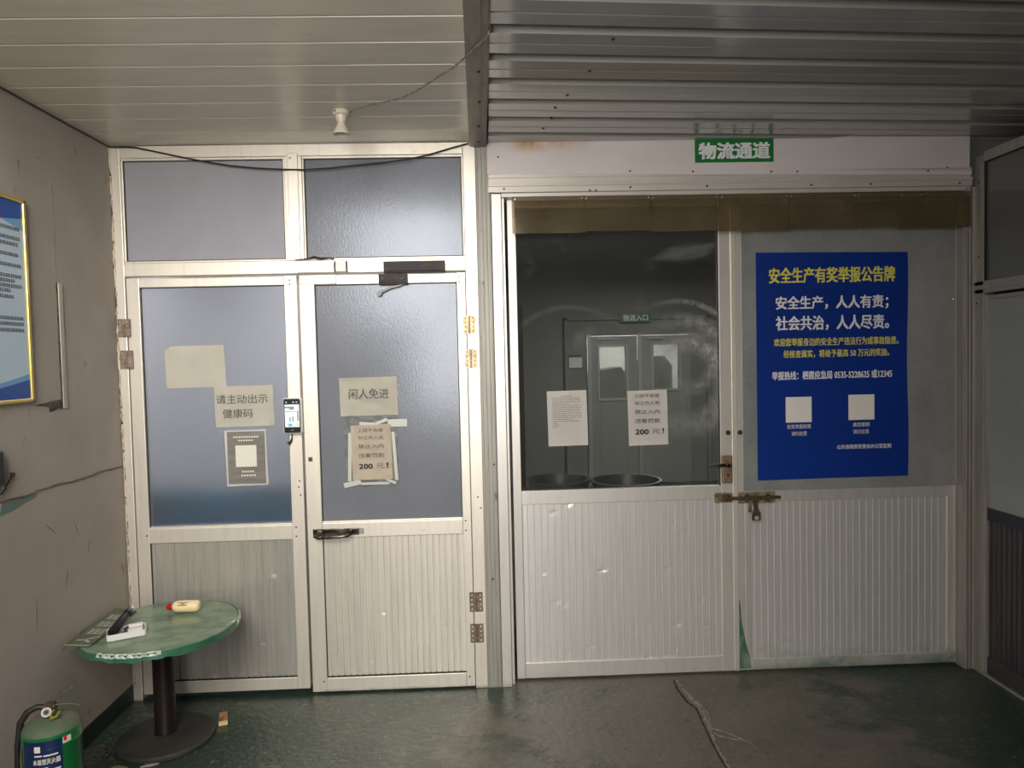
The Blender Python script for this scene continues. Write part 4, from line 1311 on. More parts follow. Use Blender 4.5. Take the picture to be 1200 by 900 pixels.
fine_text(-0.681, 1.338, 0.197, 0.272, YP2 - 0.0120, p5, MT['ink_soft'])
YP3 = YR + 0.0125
p6 = sheet('paper_notice', 0.297, 0.498, 1.199, 1.479, YP3, MT['paper'], 'white sheet with faint lines of print, left one on the dark glass', 'notice', -0.004, 'notices taped on the door glass', seed=7)
mb = MB()
rg = random.Random(5)
for i in range(17):
    z = 1.452 - i * 0.0098
    w = 0.152 * (1 if i < 12 and i % 4 else rg.uniform(0.45, 0.95)) if i else 0.06
    x = 0.322 if i else 0.365
    if i >= 14:
        w *= 0.35
    while w > 0.01:
        l = min(w, rg.uniform(0.012, 0.04))
        mb.box(x, x + l - 0.003, YP3 - 0.0038, YP3 - 0.0032, z - 0.0016, z + 0.0016)
        x += l; w -= l
mb.build('print_lines', MT['ink_faint'], p6)
p7 = sheet('paper_notice', 0.707, 0.909, 1.191, 1.471, YP3, MT['paper'], 'clean white notice about a fine of 200, right one on the dark glass', 'notice', -0.004, 'notices taped on the door glass', seed=8)
fine_text(0.707, 1.471, 0.202, 0.280, YP3 - 0.0042, p7, MT['ink'])

# big blue poster on the grey pane of door 4
YB = YR - 0.005
bp_ = sheet('safety_poster', 1.365, 2.147, 1.000, 2.150, YB, MT['poster_blue'], 'large blue poster with yellow and white lettering on the fourth door', 'poster', 0.0, seed=9, curl=0.003,
            torn=lambda u, v: (0.004 * math.sin(v * 9) * (u > 0.95), -0.010 * (u - 0.4) * (v > 0.95) - 0.004 * (v < .05) * (1 - u)))
YT = YB - 0.0036
glyphs([('安全生产有奖举报公告牌', 1.433, 2.080, 1.997, 2.074)], plane_y(YT), 'title_lettering', MT['ink_yellow'], bp_, 0.0022)
glyphs([('安全生产，人人有责；', 1.466, 2.045, 1.860, 1.930), ('社会共治，人人尽责。', 1.466, 2.048, 1.757, 1.830)], plane_y(YT), 'lettering', MT['ink_white'], bp_, 0.0018)
glyphs([('欢迎您举报身边的安全生产违法行为或事故隐患。', 1.454, 2.098, 1.678, 1.718), ('经核查属实，将给予最高 50 万元的奖励。', 1.503, 2.050, 1.618, 1.657)], plane_y(YT), 'lettering', MT['ink_yellow'], bp_, 0.0006)
glyphs([('举报热线：栖霞应急局 0535-5228625 或12345', 1.443, 2.064, 1.507, 1.550)], plane_y(YT), 'lettering', MT['ink_white'], bp_, 0.0008)
glyphs([('有奖举报政策', 1.518, 1.642, 1.256, 1.279), ('请扫这里', 1.541, 1.620, 1.221, 1.243), ('典型案例', 1.860, 1.945, 1.258, 1.281), ('请扫这里', 1.860, 1.943, 1.223, 1.245)], plane_y(YT), 'caption_lettering', MT['ink_cream'], bp_, 0.0002)
glyphs([('山东省政府安委会办公室监制', 1.778, 2.058, 1.146, 1.169)], plane_y(YT), 'lettering', MT['ink_white'], bp_, 0.0002)
for x0, x1, z0, z1 in ((1.512, 1.646, 1.289, 1.419), (1.837, 1.972, 1.294, 1.423)):
    mb = MB(); mb.box(x0, x1, YB - 0.0034, YB - 0.0028, z0, z1); mb.build('blank_square', MT['paper'], bp_)

# ------------------------------------------------------------------ face scanner on door 1
ft = empty('face_scanner', (-0.955, 0.0, 1.394), 'small upright black scanner with a lit screen on the far left door stile', 'access terminal')


def rrect(x0, x1, z0, z1, r, n=6):
    out = []
    for cx, cz, a0 in ((x1 - r, z1 - r, 0), (x0 + r, z1 - r, 90), (x0 + r, z0 + r, 180), (x1 - r, z0 + r, 270)):
        for k in range(n + 1):
            a = math.radians(a0 + 90 * k / n)
            out.append((cx + r * math.cos(a), cz + r * math.sin(a)))
    return out


fy = lambda a, b, d: Vector((a, d, b))
mb = MB(); mb.prism(rrect(-1.000, -0.911, 1.307, 1.482, 0.010), fy, -0.030, 0.004); mb.build('housing', MT['silver'], ft, bevel=0.002)
mb = MB(); mb.prism(rrect(-0.995, -0.916, 1.312, 1.477, 0.007), fy, -0.0325, -0.029); fp = mb.build('front_glass', MT['black_plastic'], ft)
mb = MB(); mb.box(-0.990, -0.921, -0.0335, -0.032, 1.340, 1.450); sn = mb.build('screen', MT['screen'], ft)
mb = MB(); mb.box(-0.990, -0.945, -0.034, -0.033, 1.432, 1.440); mb.box(-0.968, -0.945, -0.034, -0.033, 1.425, 1.438); mb.box(-0.988, -0.935, -0.034, -0.033, 1.414, 1.417); mb.box(-0.968, -0.962, -0.034, -0.033, 1.366, 1.388); mb.box(-0.955, -0.949, -0.034, -0.033, 1.366, 1.392); mb.box(-0.931, -0.924, -0.034, -0.033, 1.370, 1.42)
mb.build('screen_graphic', MT['screen_grey'], sn)
mb = MB(); mb.box(-0.974, -0.956, -0.034, -0.033, 1.343, 1.357); mb.build('screen_tile', MT['screen_teal'], sn)
mb = MB(); mb.box(-0.937, -0.923, -0.034, -0.033, 1.343, 1.357); mb.build('screen_tile', MT['screen_yellow'], sn)
for xx in (-0.982, -0.948, -0.932):
    mb = MB(); mb.cyl((xx, -0.0345, 1.461), (xx, -0.032, 1.461), 0.004, n=12); mb.build('camera_lens', MT['silver'], ft)
mb = MB(); mb.prism([(-0.962, 1.322), (-0.956, 1.330), (-0.950, 1.322), (-0.953, 1.322), (-0.956, 1.326), (-0.959, 1.322)], fy, -0.034, -0.032); mb.build('front_mark', MT['screen_grey'], ft)
mb = MB(); mb.tube([(-0.967, -0.006, 1.307), (-0.967, -0.006, 1.285), (-0.972, -0.006, 1.268), (-0.985, -0.006, 1.256), (-0.978, -0.006, 1.25)], [0.003, 0.003, 0.006, 0.008, 0.006], 8); mb.build('cable_stub', MT['rubber'], ft, True)

# ------------------------------------------------------------------ cables and lamp holder
mb = MB()
pts = [(XL + 0.012, -1.6, 2.695), (XL + 0.012, -0.8, 2.697), (XL + 0.010, -0.3, 2.699), (XL + 0.012, -0.03, 2.700), (-1.76, -0.014, 2.700), (-1.70, -0.012, 2.701), (-1.66, -0.012, 2.698), (-1.56, -0.013, 2.676), (-1.46, -0.014, 2.653), (-1.34, -0.014, 2.628), (-1.218, -0.014, 2.606), (-1.09, -0.014, 2.592), (-0.961, -0.016, 2.584), (-0.87, -0.016, 2.581), (-0.74, -0.014, 2.587), (-0.604, -0.014, 2.600), (-0.48, -0.014, 2.611), (-0.356, -0.014, 2.625), (-0.25, -0.014, 2.648), (-0.147, -0.014, 2.677), (-0.066, -0.016, 2.697)]
mb.tube(pts, 0.0038, 8)
tag(mb.build('cable', MT['rubber'], loc=(-1.0, -0.014, 2.6), smooth=True), 'black cable sagging across the transom glass over the left doors', 'cable')

lh = empty('lamp_holder', (-0.594, -0.44, 2.712), 'cream bulb holder without a bulb on the plastic board ceiling', 'lamp holder')
mb = MB(); mb.lathe([(0, 0), (0.034, 0.0), (0.036, -0.003), (0.036, -0.016), (0.031, -0.020), (0.0, -0.0201)], (-0.594, -0.44, 2.712), n=28); mb.build('ceiling_rose', MT['cream_plastic'], lh, True)
mb = MB(); mb.lathe([(0.026, 2.694), (0.024, 2.680), (0.020, 2.668), (0.019, 2.664), (0.0165, 2.663), (0.0165, 2.658), (0.0195, 2.656), (0.020, 2.648), (0.026, 2.640), (0.034, 2.622), (0.0375, 2.613), (0.035, 2.612), (0.030, 2.620), (0.020, 2.640), (0, 2.645)][::-1], (-0.594, -0.44, 0), n=28); mb.build('socket', MT['cream_plastic'], lh, True)
screws(lh, [(-0.613, -0.470, 2.703)], 0.004)
mb = MB()
wp = [(-0.56, -0.45, 2.703), (-0.533, -0.49, 2.699), (-0.45, -0.56, 2.694), (-0.38, -0.61, 2.688), (-0.316, -0.655, 2.686), (-0.25, -0.73, 2.684), (-0.203, -0.80, 2.683), (-0.15, -0.88, 2.682), (-0.1, -0.95, 2.681), (-0.06, -1.03, 2.678), (-0.021, -1.12, 2.674), (0.024, -1.215, 2.672), (0.035, -1.24, 2.69)]
dense = []
for A, B in zip(wp, wp[1:]):
    for k in range(8):
        t = k / 8
        dense.append(tuple(A[i] * (1 - t) + B[i] * t for i in range(3)))
for ph in (0, PI):
    mb.tube([(x + 0.0022 * math.cos(ph + i * 1.3), y, z + 0.0022 * math.sin(ph + i * 1.3)) for i, (x, y, z) in enumerate(dense)], 0.0022, 6)
tag(mb.build('flex', MT['wire_grey'], loc=(-0.25, -0.8, 2.68), smooth=True), 'thin twisted wire drooping from the bulb holder to the beam', 'wire')

# ------------------------------------------------------------------ framed board on the left wall
fb = empty('framed_poster', (XL, -0.98, 1.91), 'gold framed pale blue notice board hanging on the left wall', 'poster')
yR, yL, zB, zT = -0.666, -1.32, 1.523, 2.305
px = lambda a, b, d: Vector((d, a, b))
mb = MB()
for q in ((yL, yL + 0.016, zB, zT), (yR - 0.016, yR, zB, zT), (yL, yR, zT - 0.016, zT), (yL, yR, zB, zB + 0.016)):
    mb.box(XL, XL + 0.016, q[0], q[1], q[2], q[3])
mb.build('frame', MT['gold'], fb, bevel=0.004)
mb = MB(); mb.box(XL, XL + 0.008, yL + 0.014, yR - 0.014, zB + 0.014, zT - 0.014); mb.build('print', MT['poster_pale'], fb)


def swoosh(top, h0, h1, m, name, d):
    b = MB()
    n = 20
    poly = []
    y0, y1 = yL + 0.016, yR - 0.016
    for k in range(n + 1):
        t = k / n
        h = h0 + (h1 - h0) * t ** 1.8
        poly.append((y0 + (y1 - y0) * t, zT - 0.016 - h if top else zB + 0.016 + h))
    poly += [(y1, zT - 0.016 if top else zB + 0.016), (y0, zT - 0.016 if top else zB + 0.016)]
    b.prism(poly, px, XL + 0.008, XL + d)
    b.build(name, m, fb)


swoosh(True, 0.02, 0.105, MT['poster_mid'], 'top_swoosh', 0.0086)
swoosh(True, 0.11, 0.058, MT['poster_deep'], 'top_band', 0.0090)
swoosh(False, 0.02, 0.095, MT['poster_mid'], 'bottom_swoosh', 0.0086)
swoosh(False, 0.01, 0.072, MT['poster_deep'], 'bottom_band', 0.0090)
pl = lambda u, w: Vector((XL + 0.0094, u, w))
mb = MB()
rg = random.Random(14)
for z, e in ((2.185, 0.03), (2.148, 0.035), (2.125, 0.042), (2.085, 0.038), (2.045, 0.036), (2.004, 0.035), (1.985, 0.07), (1.966, 0.036), (1.948, 0.10), (1.925, 0.08), (1.845, 0.034), (1.824, 0.03), (1.800, 0.033)):
    y = yL + 0.06
    while y < yR - e - 0.012:
        # character-sized print marks: two bars and a stem each
        mb.box(XL + 0.0088, XL + 0.0094, y, y + 0.010, z + 0.004, z + 0.006)
        mb.box(XL + 0.0088, XL + 0.0094, y, y + 0.010, z - 0.005, z - 0.003)
        a = y + rg.uniform(0.001, 0.007)
        mb.box(XL + 0.0088, XL + 0.0094, a, a + 0.002, z - 0.006, z + 0.007)
        mb.box(XL + 0.0088, XL + 0.0094, y + 0.001, y + 0.009, z - 0.001, z + 0.001)
        y += 0.013
mb.build('print_lines', MT['ink_soft'], fb)
mb = MB()
yy = yR - 0.265
for k in range(3):
    mb.box(XL + 0.0088, XL + 0.0096, yy, yy + 0.036, 2.238, 2.243); mb.box(XL + 0.0088, XL + 0.0096, yy, yy + 0.036, 2.212, 2.217); mb.box(XL + 0.0088, XL + 0.0096, yy + 0.004, yy + 0.032, 2.225, 2.230)
    mb.box(XL + 0.0088, XL + 0.0096, yy + 0.008, yy + 0.013, 2.212, 2.252); mb.box(XL + 0.0088, XL + 0.0096, yy + 0.023, yy + 0.028, 2.212, 2.252)
    yy += 0.046
mb.build('red_heading', MT['ink_red'], fb)

# black box at the frame edge on the left wall
bk = empty('wall_box', (XL, -0.90, 1.29), 'small black box with a cable loop on the left wall at the photo edge', 'wall box')
mb = MB(); mb.box(XL, XL + 0.03, -0.99, -0.878, 1.232, 1.358); mb.build('case', MT['black_plastic'], bk, bevel=0.006)
mb = MB(); mb.tube([(XL + 0.012, -0.85, 1.225), (XL + 0.010, -0.825, 1.245), (XL + 0.010, -0.812, 1.258), (XL + 0.010, -0.808, 1.266)], [0.003, 0.003, 0.007, 0.008], 10)
mb.tube([(XL + 0.012, -0.86, 1.235), (XL + 0.010, -0.85, 1.215), (XL + 0.010, -0.875, 1.20), (XL + 0.010, -0.92, 1.195)], 0.003, 8)
mb.build('cable_loop', MT['rubber'], bk, True)

# ------------------------------------------------------------------ round table
TX, TY, TZ, TR = -1.463, -0.372, 0.517, 0.318
tb = empty('round_table', (TX, TY, 0), 'low round table in the left corner under a green plastic cover', 'table')
mb = MB(); mb.lathe([(0, 0), (0.196, 0), (0.203, 0.004), (0.203, 0.016), (0.195, 0.024), (0.12, 0.030), (0.05, 0.036), (0, 0.037)], (TX, TY, 0), n=56); mb.build('base', MT['base'], tb, True)
mb = MB(); mb.lathe([(0, 0.03), (0.047, 0.03), (0.0465, 0.045), (0.044, 0.05), (0.044, TZ - 0.03), (0, TZ - 0.029)], (TX, TY, 0), n=32); mb.build('pole', MT['pole'], tb, True)
mb = MB(); mb.lathe([(0, TZ - 0.030), (TR - 0.012, TZ - 0.030), (TR - 0.006, TZ - 0.026), (TR - 0.006, TZ - 0.006), (0, TZ - 0.0055)], (TX, TY, 0), n=64); mb.build('tabletop', MT['base'], tb)
mb = MB()
n = 120
rings = []
for (rf, h, jit) in ((0.0, 0.0, 0), (0.25, 0.0, 0), (0.5, 0.0, 0), (0.75, 0.0, 0), (0.93, 0.0, 0.0004), (0.985, -0.001, 0.0008), (1.0, -0.006, 0.0015), (1.003, -0.018, 0.0025), (1.002, -0.032, 0.004)):
    if rf == 0:
        rings.append([mb.bm.verts.new((TX, TY, TZ))])
        continue
    ring = []
    for k in range(n):
        a = 2 * PI * k / n
        w = jit * (math.sin(9 * a) + math.sin(23 * a + 1) + 0.6 * math.sin(41 * a + 2))
        ring.append(mb.bm.verts.new((TX + (TR * rf + w * 0.5) * math.cos(a), TY + (TR * rf + w * 0.5) * math.sin(a), TZ + h + (w if h < -0.01 else 0) + 0.0012 * math.sin(6 * a + rf * 9) * (rf > 0.4 and rf < 0.95))))
    rings.append(ring)
for A, B in zip(rings, rings[1:]):
    for k in range(n):
        k2 = (k + 1) % n
        if len(A) == 1:
            mb.bm.faces.new((A[0], B[k], B[k2]))
        else:
            mb.bm.faces.new((A[k], B[k], B[k2], A[k2]))
cv = mb.build('table_cover', MT['table_cover'], tb, True)
mb = MB()
ra = []
for z, j in ((TZ - 0.004, 0.0), (TZ - 0.016, 0.001), (TZ - 0.034, 0.003)):
    ring = []
    for k in range(n):
        a = 2 * PI * k / n
        w = j * (math.sin(9 * a) + math.sin(23 * a + 1) + 0.6 * math.sin(41 * a + 2))
        ring.append(mb.bm.verts.new((TX + (TR + 0.0035 + w * 0.3) * math.cos(a), TY + (TR + 0.0035 + w * 0.3) * math.sin(a), z + w)))
    ra.append(ring)
for A, B in zip(ra, ra[1:]):
    for k in range(n):
        mb.bm.faces.new((A[k], B[k], B[(k + 1) % n], A[(k + 1) % n]))
mb.build('cover_skirt', MT['table_edge'], cv, True)
for a0, a1 in ((-1.95, -1.15), (0.05, 0.62)):
    mb = MB()
    m_ = 26
    r0, r1 = [], []
    for k in range(m_ + 1):
        a = a0 + (a1 - a0) * k / m_
        j = 0.0022 * math.sin(k * 2.3) + 0.0015 * math.sin(k * 5.1)
        r0.append(mb.bm.verts.new((TX + (TR + 0.001 + j) * math.cos(a), TY + (TR + 0.001 + j) * math.sin(a), TZ + 0.0005)))
        r1.append(mb.bm.verts.new((TX + (TR + 0.007 + j) * math.cos(a), TY + (TR + 0.007 + j) * math.sin(a), TZ - 0.016 + j)))
    for k in range(m_):
        mb.bm.faces.new((r0[k], r1[k], r1[k + 1], r0[k + 1]))
    mb.build('crinkled_tape', MT['tape'], cv)

# sign board lying on the table against the wall
bd = [(-1.752, -0.600), (-1.640, -0.614), (-1.652, -0.205), (-1.766, -0.170)]
ZB = TZ + 0.003
bdo = MB(); bdo.prism(bd, lambda a, b, d: Vector((a, b, d)), ZB, ZB + 0.005)
bdo = bdo.build('sign_board', MT['board_green'], loc=(-1.70, -0.40, ZB))
tag(bdo, 'grey green sign board with white marks lying on the table edge along the wall', 'sign')


def bdp(u, v):       # u across (0..1), v along from the near end
    a = Vector(bd[0]).lerp(Vector(bd[1]), u)
    b = Vector(bd[3]).lerp(Vector(bd[2]), u)
    p = a.lerp(b, v)
    return Vector((p.x, p.y, ZB + 0.0056))


mb = MB()


def bar(u0, v0, u1, v1, w):
    a, b = Vector((u0, v0)), Vector((u1, v1))
    d = (b - a)
    d.normalize()
    nn = Vector((-d.y, d.x * 0.27)) * w
    q = [a + nn, b + nn, b - nn, a - nn]
    f = [mb.bm.verts.new(bdp(*c)) for c in q]
    mb.bm.faces.new(f)


bar(0.2, 0.13, 0.55, 0.15, 0.05); bar(0.5, 0.15, 0.95, 0.24, 0.05); bar(0.5, 0.15, 0.8, 0.09, 0.07)
for c in (0.36, 0.56, 0.76):
    for k in range(4):
        bar(0.2, c - 0.06 + k * 0.04, 0.86, c - 0.06 + k * 0.04, 0.035)
    bar(0.3, c - 0.06, 0.3, c + 0.06, 0.05); bar(0.55, c - 0.06, 0.55, c + 0.06, 0.05); bar(0.8, c - 0.06, 0.8, c + 0.06, 0.05)
bar(0.0, 0.012, 1.0, 0.012, 0.03)
mb.build('white_marks', mat('faded_white', rgb(176, 172, 160), 0.6), bdo)

# white tray with a black baton in it
tr = empty('card_tray', (-1.552, -0.495, TZ), 'open white card tray near the front of the green table', 'tray')
ang = math.radians(27)
ca2, sa2 = math.cos(ang), math.sin(ang)
TC = Vector((-1.553, -0.492))


def tp(u, v, z):
    return Vector((TC.x + u * ca2 - v * sa2, TC.y + u * sa2 + v * ca2, z))


mb = MB()
L, W, T = 0.074, 0.048, 0.0022
mb.prism(rrect(-L, L, -W, W, 0.014), lambda a, b, d: tp(a, b, d), TZ + 0.0015, TZ + 0.004)
mb.build('bottom', MT['card_white'], tr)
mb = MB()
o1 = rrect(-L, L, -W, W, 0.014)
o2 = rrect(-L + T, L - T, -W + T, W - T, 0.012)
nn_ = len(o1)
for k in range(nn_):
    k2 = (k + 1) % nn_
    q = [o1[k], o1[k2], o2[k2], o2[k]]
    lo_ = [mb.bm.verts.new(tp(a, b, TZ + 0.0016)) for a, b in q]
    hi_ = [mb.bm.verts.new(tp(a, b, TZ + 0.028)) for a, b in q]
    mb.bm.faces.new(hi_); mb.bm.faces.new(list(reversed(lo_)))
    for i in range(4):
        mb.bm.faces.new((lo_[i], lo_[(i + 1) % 4], hi_[(i + 1) % 4], hi_[i]))
bmesh.ops.remove_doubles(mb.bm, verts=mb.bm.verts, dist=0.0002)
mb.build('rim', MT['card_white'], tr)
wf = empty('folded_pad', (-1.51, -0.45, TZ), 'folded white pad lying inside the white card tray', 'pad')
mb = MB(); mb.prism(rrect(0.0, 0.062, -0.02, 0.040, 0.006), lambda a, b, d: tp(a, b, d), TZ + 0.0045, TZ + 0.026)
mb.build('fold', MT['card_white'], wf, bevel=0.003)
mb = MB(); mb.prism(rrect(0.008, 0.064, 0.018, 0.042, 0.004), lambda a, b, d: tp(a, b, d), TZ + 0.0265, TZ + 0.034)
mb.build('fold', MT['card_white'], wf, bevel=0.002)
bt = empty('torch', (-1.59, -0.47, 0.55), 'black torch with a chrome tip leaning in the white tray', 'torch')
a, b = Vector((-1.594, -0.533, TZ + 0.026)), Vector((-1.588, -0.395, TZ + 0.068))
dv = (b - a).normalized()
mb = MB(); mb.lathe([(0, 0), (0.016, 0.001), (0.0185, 0.006), (0.0185, 0.10), (0.0165, 0.108), (0.0165, 0.120), (0.0185, 0.124), (0.0185, 0.140), (0.014, 0.150), (0, 0.1505)], a, dv, 24); mb.build('barrel', MT['black_plastic'], bt, True)
mb = MB(); mb.lathe([(0, 0.150), (0.012, 0.1505), (0.0135, 0.156), (0.0135, 0.166), (0.010, 0.172), (0, 0.173)], a, dv, 20); mb.build('chrome_tip', MT['chrome'], bt, True)
sp = empty('charger', (-1.545, -0.49, TZ), 'black wedge shaped charger beside the torch in the tray', 'charger')
mb = MB(); mb.prism([(-0.030, -0.038), (0.002, -0.040), (0.012, 0.034), (0.000, 0.036)], lambda a, b, d: tp(a, b, d), TZ + 0.0045, TZ + 0.030)
mb.build('body', mat('dark_brown_plastic', (0.035, 0.028, 0.025, 1), 0.4), sp, bevel=0.004)
mb = MB(); mb.cyl(tp(-0.014, -0.02, TZ + 0.030), tp(-0.014, -0.02, TZ + 0.032), 0.006, n=14); mb.build('button', MT['silver'], sp)

# bottle lying on the table
bo = empty('plastic_bottle', (-1.42, -0.232, TZ + 0.026), 'cream plastic bottle with a red cap lying on the green table', 'bottle')
BO = Vector((-1.472, -0.232, TZ + 0.028))
mb = MB(); mb.lathe([(0, 0), (0.014, 0.0), (0.021, 0.006), (0.026, 0.018), (0.0265, 0.030), (0.0265, 0.098), (0.024, 0.112), (0.018, 0.119), (0.013, 0.121), (0, 0.1212)], BO, (1, 0, 0.0), 32)
bb = mb.build('body', MT['bottle'], bo, True)
mb = MB(); mb.lathe([(0, -0.026), (0.011, -0.026), (0.014, -0.022), (0.0155, -0.004), (0.012, 0.0), (0, 0.0005)], BO, (1, 0, 0), 24); mb.build('cap', MT['red_cap'], bo, True)


def bpt(s, a):
    return Vector((BO.x + s, BO.y - 0.0268 * math.sin(a), BO.z + 0.0268 * math.cos(a)))


rg = random.Random(2)
for a0, s0, s1 in ((0.55, 0.030, 0.074), (0.78, 0.044, 0.058), (1.0, 0.030, 0.070)):
    s_ = s0
    mb = MB()
    while s_ < s1:
        w = rg.uniform(0.003, 0.006)
        f = [mb.bm.verts.new(bpt(*c)) for c in ((s_, a0), (s_ + w, a0), (s_ + w, a0 + 0.16), (s_, a0 + 0.16))]
        mb.bm.faces.new(f)
        s_ += w + 0.0012
    mb.build('print_marks', MT['ink'], bo)

# ------------------------------------------------------------------ fire extinguisher
EX, EY, ER = -1.470, -1.15, 0.0855
ex = empty('fire_extinguisher', (EX, EY, 0), 'green fire extinguisher with a navy label on the floor by the left wall', 'fire extinguisher')
mb = MB(); mb.lathe([(0, 0.0), (0.070, 0.0), (0.082, 0.006), (ER, 0.02), (ER, 0.431), (ER + 0.0012, 0.434), (ER, 0.437), (ER, 0.464), (0.084, 0.472)], (EX, EY, 0), n=56); mb.build('cylinder', MT['ext_green'], ex, True)
mb = MB(); mb.lathe([(0.084, 0.472), (0.079, 0.484), (0.064, 0.496), (0.045, 0.503), (0.026, 0.507), (0.016, 0.509), (0.016, 0.528), (0, 0.5285)], (EX, EY, 0), n=56); mb.build('shoulder', MT['ext_dusty'], ex, True)
mb = MB(); mb.cyl((EX, EY, 0.521), (EX, EY, 0.551), 0.017, 0.015, 20); mb.cyl((EX - 0.022, EY - 0.002, 0.536), (EX + 0.018, EY, 0.538), 0.011, n=16)
vl = mb.build('valve', MT['rust'], ex, True)
gdir = Vector((0.40, -0.86, 0.32)).normalized()
gc = Vector((EX - 0.002, EY - 0.018, 0.528))
mb = MB(); mb.cyl(gc, gc + gdir * 0.014, 0.0145, n=24); g_ = mb.build('gauge', MT['alu_dim'], ex, True)
mb = MB(); mb.cyl(gc + gdir * 0.0135, gc + gdir * 0.015, 0.011, n=24); g2 = mb.build('dial', MT['grey_arm'], g_)
mb = MB(); mb.cyl(gc + gdir * 0.0145, gc + gdir * 0.016, 0.006, n=16); mb.build('dial_hub', MT['ink'], g2)


def lever(p, w, t):
    b = MB()
    side = Vector((0.35, -0.9, 0)).normalized()
    vs = []
    for q in p:
        q = Vector(q)
        vs.append([b.bm.verts.new(q + side * w + Vector((0, 0, t))), b.bm.verts.new(q - side * w + Vector((0, 0, t))), b.bm.verts.new(q - side * w - Vector((0, 0, t))), b.bm.verts.new(q + side * w - Vector((0, 0, t)))])
    for A, B in zip(vs, vs[1:]):
        for k in range(4):
            b.bm.faces.new((A[k], A[(k + 1) % 4], B[(k + 1) % 4], B[k]))
    b.bm.faces.new(vs[0]); b.bm.faces.new(list(reversed(vs[-1])))
    return b


lever([(EX + 0.002, EY, 0.544), (EX + 0.03, EY + 0.01, 0.542), (EX + 0.06, EY + 0.022, 0.536), (EX + 0.082, EY + 0.03, 0.524)], 0.009, 0.003).build('carry_handle', MT['handle_green'], ex, bevel=0.002)
lever([(EX + 0.004, EY, 0.55), (EX + 0.018, EY + 0.006, 0.561), (EX + 0.045, EY + 0.02, 0.584), (EX + 0.066, EY + 0.03, 0.592)], 0.007, 0.0025).build('squeeze_lever', MT['handle_green'], ex, bevel=0.002)
mb = MB(); mb.tube([(EX + 0.02, EY - 0.012, 0.532), (EX + 0.012, EY - 0.022, 0.522), (EX + 0.020, EY - 0.030, 0.51), (EX + 0.034, EY - 0.026, 0.516), (EX + 0.036, EY - 0.012, 0.528)], [0.003, 0.006, 0.007, 0.006, 0.003], 8); mb.build('safety_tag', MT['yellow_tag'], ex, True)
mb = MB(); mb.tube([(EX - 0.012, EY, 0.537), (EX - 0.04, EY - 0.008, 0.541), (EX - 0.066, EY - 0.016, 0.528), (EX - 0.084, EY - 0.024, 0.498), (EX - 0.094, EY - 0.03, 0.42), (EX - 0.0945, EY - 0.034, 0.36), (EX - 0.0935, EY - 0.036, 0.28), (EX - 0.0935, EY - 0.036, 0.20)], [0.009, 0.010, 0.0105, 0.0105, 0.009, 0.008, 0.008, 0.010], 12); mb.build('hose', MT['rubber'], ex, True)
A0 = math.atan2(-3.5 - EY, 0 - EX)     # towards the room


def cylp(u, w, r=ER + 0.0012):          # u metres round the body, w height
    a = A0 + u / ER
    return Vector((EX + r * math.cos(a), EY + r * math.sin(a), w))


def cpatch(u0, u1, z0, z1, name, m, parent, r=ER + 0.0010, slant=0.0):
    b = MB()
    n = 20
    lo_ = [b.bm.verts.new(cylp(u0 + (u1 - u0) * k / n, z0, r)) for k in range(n + 1)]
    hi_ = [b.bm.verts.new(cylp(u0 + (u1 - u0) * k / n, z1 + slant * k / n, r)) for k in range(n + 1)]
    for k in range(n):
        b.bm.faces.new((lo_[k], lo_[k + 1], hi_[k + 1], hi_[k]))
    return b.build(name, m, parent, True)


lb = cpatch(-0.095, 0.026, 0.10, 0.462, 'label', MT['label_navy'], ex)
glyphs([('水基型灭火器', -0.056, 0.020, 0.388, 0.406)], lambda u, w: cylp(u, w, ER + 0.0018), 'lettering', MT['ink_cream'], lb, 0.0005)
cpatch(-0.052, -0.034, 0.428, 0.448, 'label_mark', MT['ink_cream'], lb, ER + 0.0015)
for u0, u1, z in ((-0.052, -0.03, 0.417), (-0.026, 0.014, 0.416), (-0.066, -0.015, 0.376), (-0.01, 0.02, 0.368), (-0.066, -0.01, 0.358)):
    cpatch(u0, u1, z - 0.0025, z + 0.0025, 'label_line', MT['ink_cream'], lb, ER + 0.0015)
cpatch(0.028, 0.054, 0.440, 0.460, 'label_flag', MT['ink_cream'], ex)
cpatch(0.030, 0.040, 0.447, 0.462, 'label_flag', MT['ink_red'], ex, ER + 0.0016)

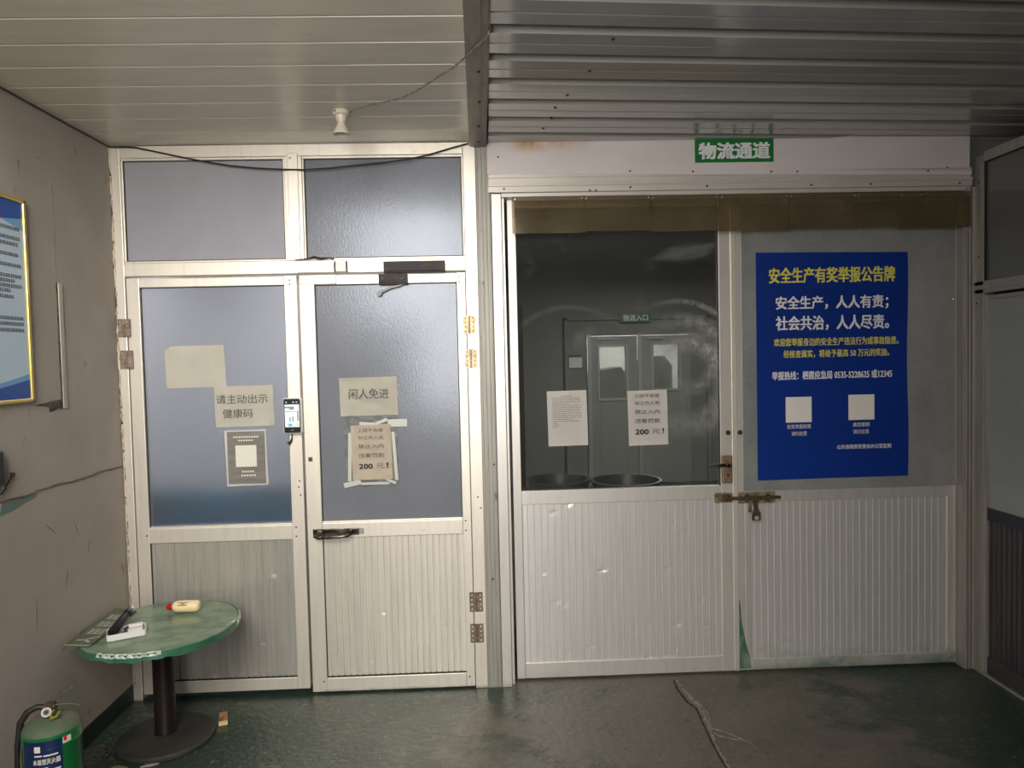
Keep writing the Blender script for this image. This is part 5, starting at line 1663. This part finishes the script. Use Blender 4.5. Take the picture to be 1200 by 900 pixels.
# ------------------------------------------------------------------ small things on the floor
wk = empty('wood_block', (-1.295, -0.228, 0), 'small reddish wooden block on the floor right of the table base', 'block')
mb = MB(); mb.box(-1.285, -1.247, -0.262, -0.170, 0.0, 0.014, Matrix.Rotation(math.radians(19), 3, 'Z'), Vector((-1.272, -0.228, 0))); mb.build('body', MT['wood'], wk, bevel=0.001)
mb = MB(); mb.box(-1.2855, -1.2465, -0.278, -0.260, 0.0, 0.0143, Matrix.Rotation(math.radians(19), 3, 'Z'), Vector((-1.272, -0.228, 0))); mb.build('end', MT['wood_end'], wk, bevel=0.001)
gr = empty('floor_drain', (-1.715, -0.486, 0), 'round perforated drain cover on the floor between extinguisher and table', 'drain')
mb = MB()
for r0, r1 in ((0.058, 0.066), (0.034, 0.042), (0.0, 0.016)):
    if r0 == 0:
        mb.cyl((-1.715, -0.486, 0), (-1.715, -0.486, 0.006), r1, n=24)
        continue
    n = 40
    for k in range(n):
        a, b = 2 * PI * k / n, 2 * PI * (k + 1) / n
        q = [(r0, a), (r1, a), (r1, b), (r0, b)]
        lo_ = [mb.bm.verts.new((-1.715 + r * math.cos(t), -0.486 + r * math.sin(t), 0.0)) for r, t in q]
        hi_ = [mb.bm.verts.new((-1.715 + r * math.cos(t), -0.486 + r * math.sin(t), 0.006)) for r, t in q]
        mb.bm.faces.new(hi_); mb.bm.faces.new(list(reversed(lo_)))
        for i in range(4):
            mb.bm.faces.new((lo_[i], lo_[(i + 1) % 4], hi_[(i + 1) % 4], hi_[i]))
for k in range(10):
    mb.box(-1.715 + 0.014, -1.715 + 0.060, -0.486 - 0.004, -0.486 + 0.004, 0, 0.0055, Matrix.Rotation(2 * PI * k / 10, 3, 'Z'), Vector((-1.715, -0.486, 0)))
mb.build('grate', MT['grate'], gr)
mb = MB(); mb.cyl((-1.715, -0.486, 0.0), (-1.715, -0.486, 0.0012), 0.060, n=32); mb.build('sump', MT['dark_gasket'], gr)


def scrap(pts, m, label, seed):
    b = MB()
    rg = random.Random(seed)
    c = Vector((sum(p[0] for p in pts) / len(pts), sum(p[1] for p in pts) / len(pts), 0))
    top = [b.bm.verts.new((x, y, 0.003 + rg.uniform(0, 0.002))) for x, y in pts]
    bot = [b.bm.verts.new((x, y, 0.0)) for x, y in pts]
    ct = b.bm.verts.new((c.x, c.y, 0.006))
    n = len(pts)
    for k in range(n):
        b.bm.faces.new((top[k], top[(k + 1) % n], ct))
        b.bm.faces.new((bot[k], bot[(k + 1) % n], top[(k + 1) % n], top[k]))
    b.bm.faces.new(list(reversed(bot)))
    tag(b.build('paper_scrap', m, loc=(c.x, c.y, 0)), label, 'scrap', 'scraps on the floor')


scrap([(-1.595, -0.595), (-1.555, -0.600), (-1.515, -0.612), (-1.500, -0.608), (-1.525, -0.588), (-1.56, -0.575), (-1.585, -0.578)], MT['leaf'], 'tan dry scrap on the floor in front of the table base', 1)
scrap([(-1.470, -0.592), (-1.430, -0.585), (-1.405, -0.568), (-1.42, -0.562), (-1.455, -0.575)], MT['scrap_white'], 'pale scrap on the floor against the front of the table base', 2)
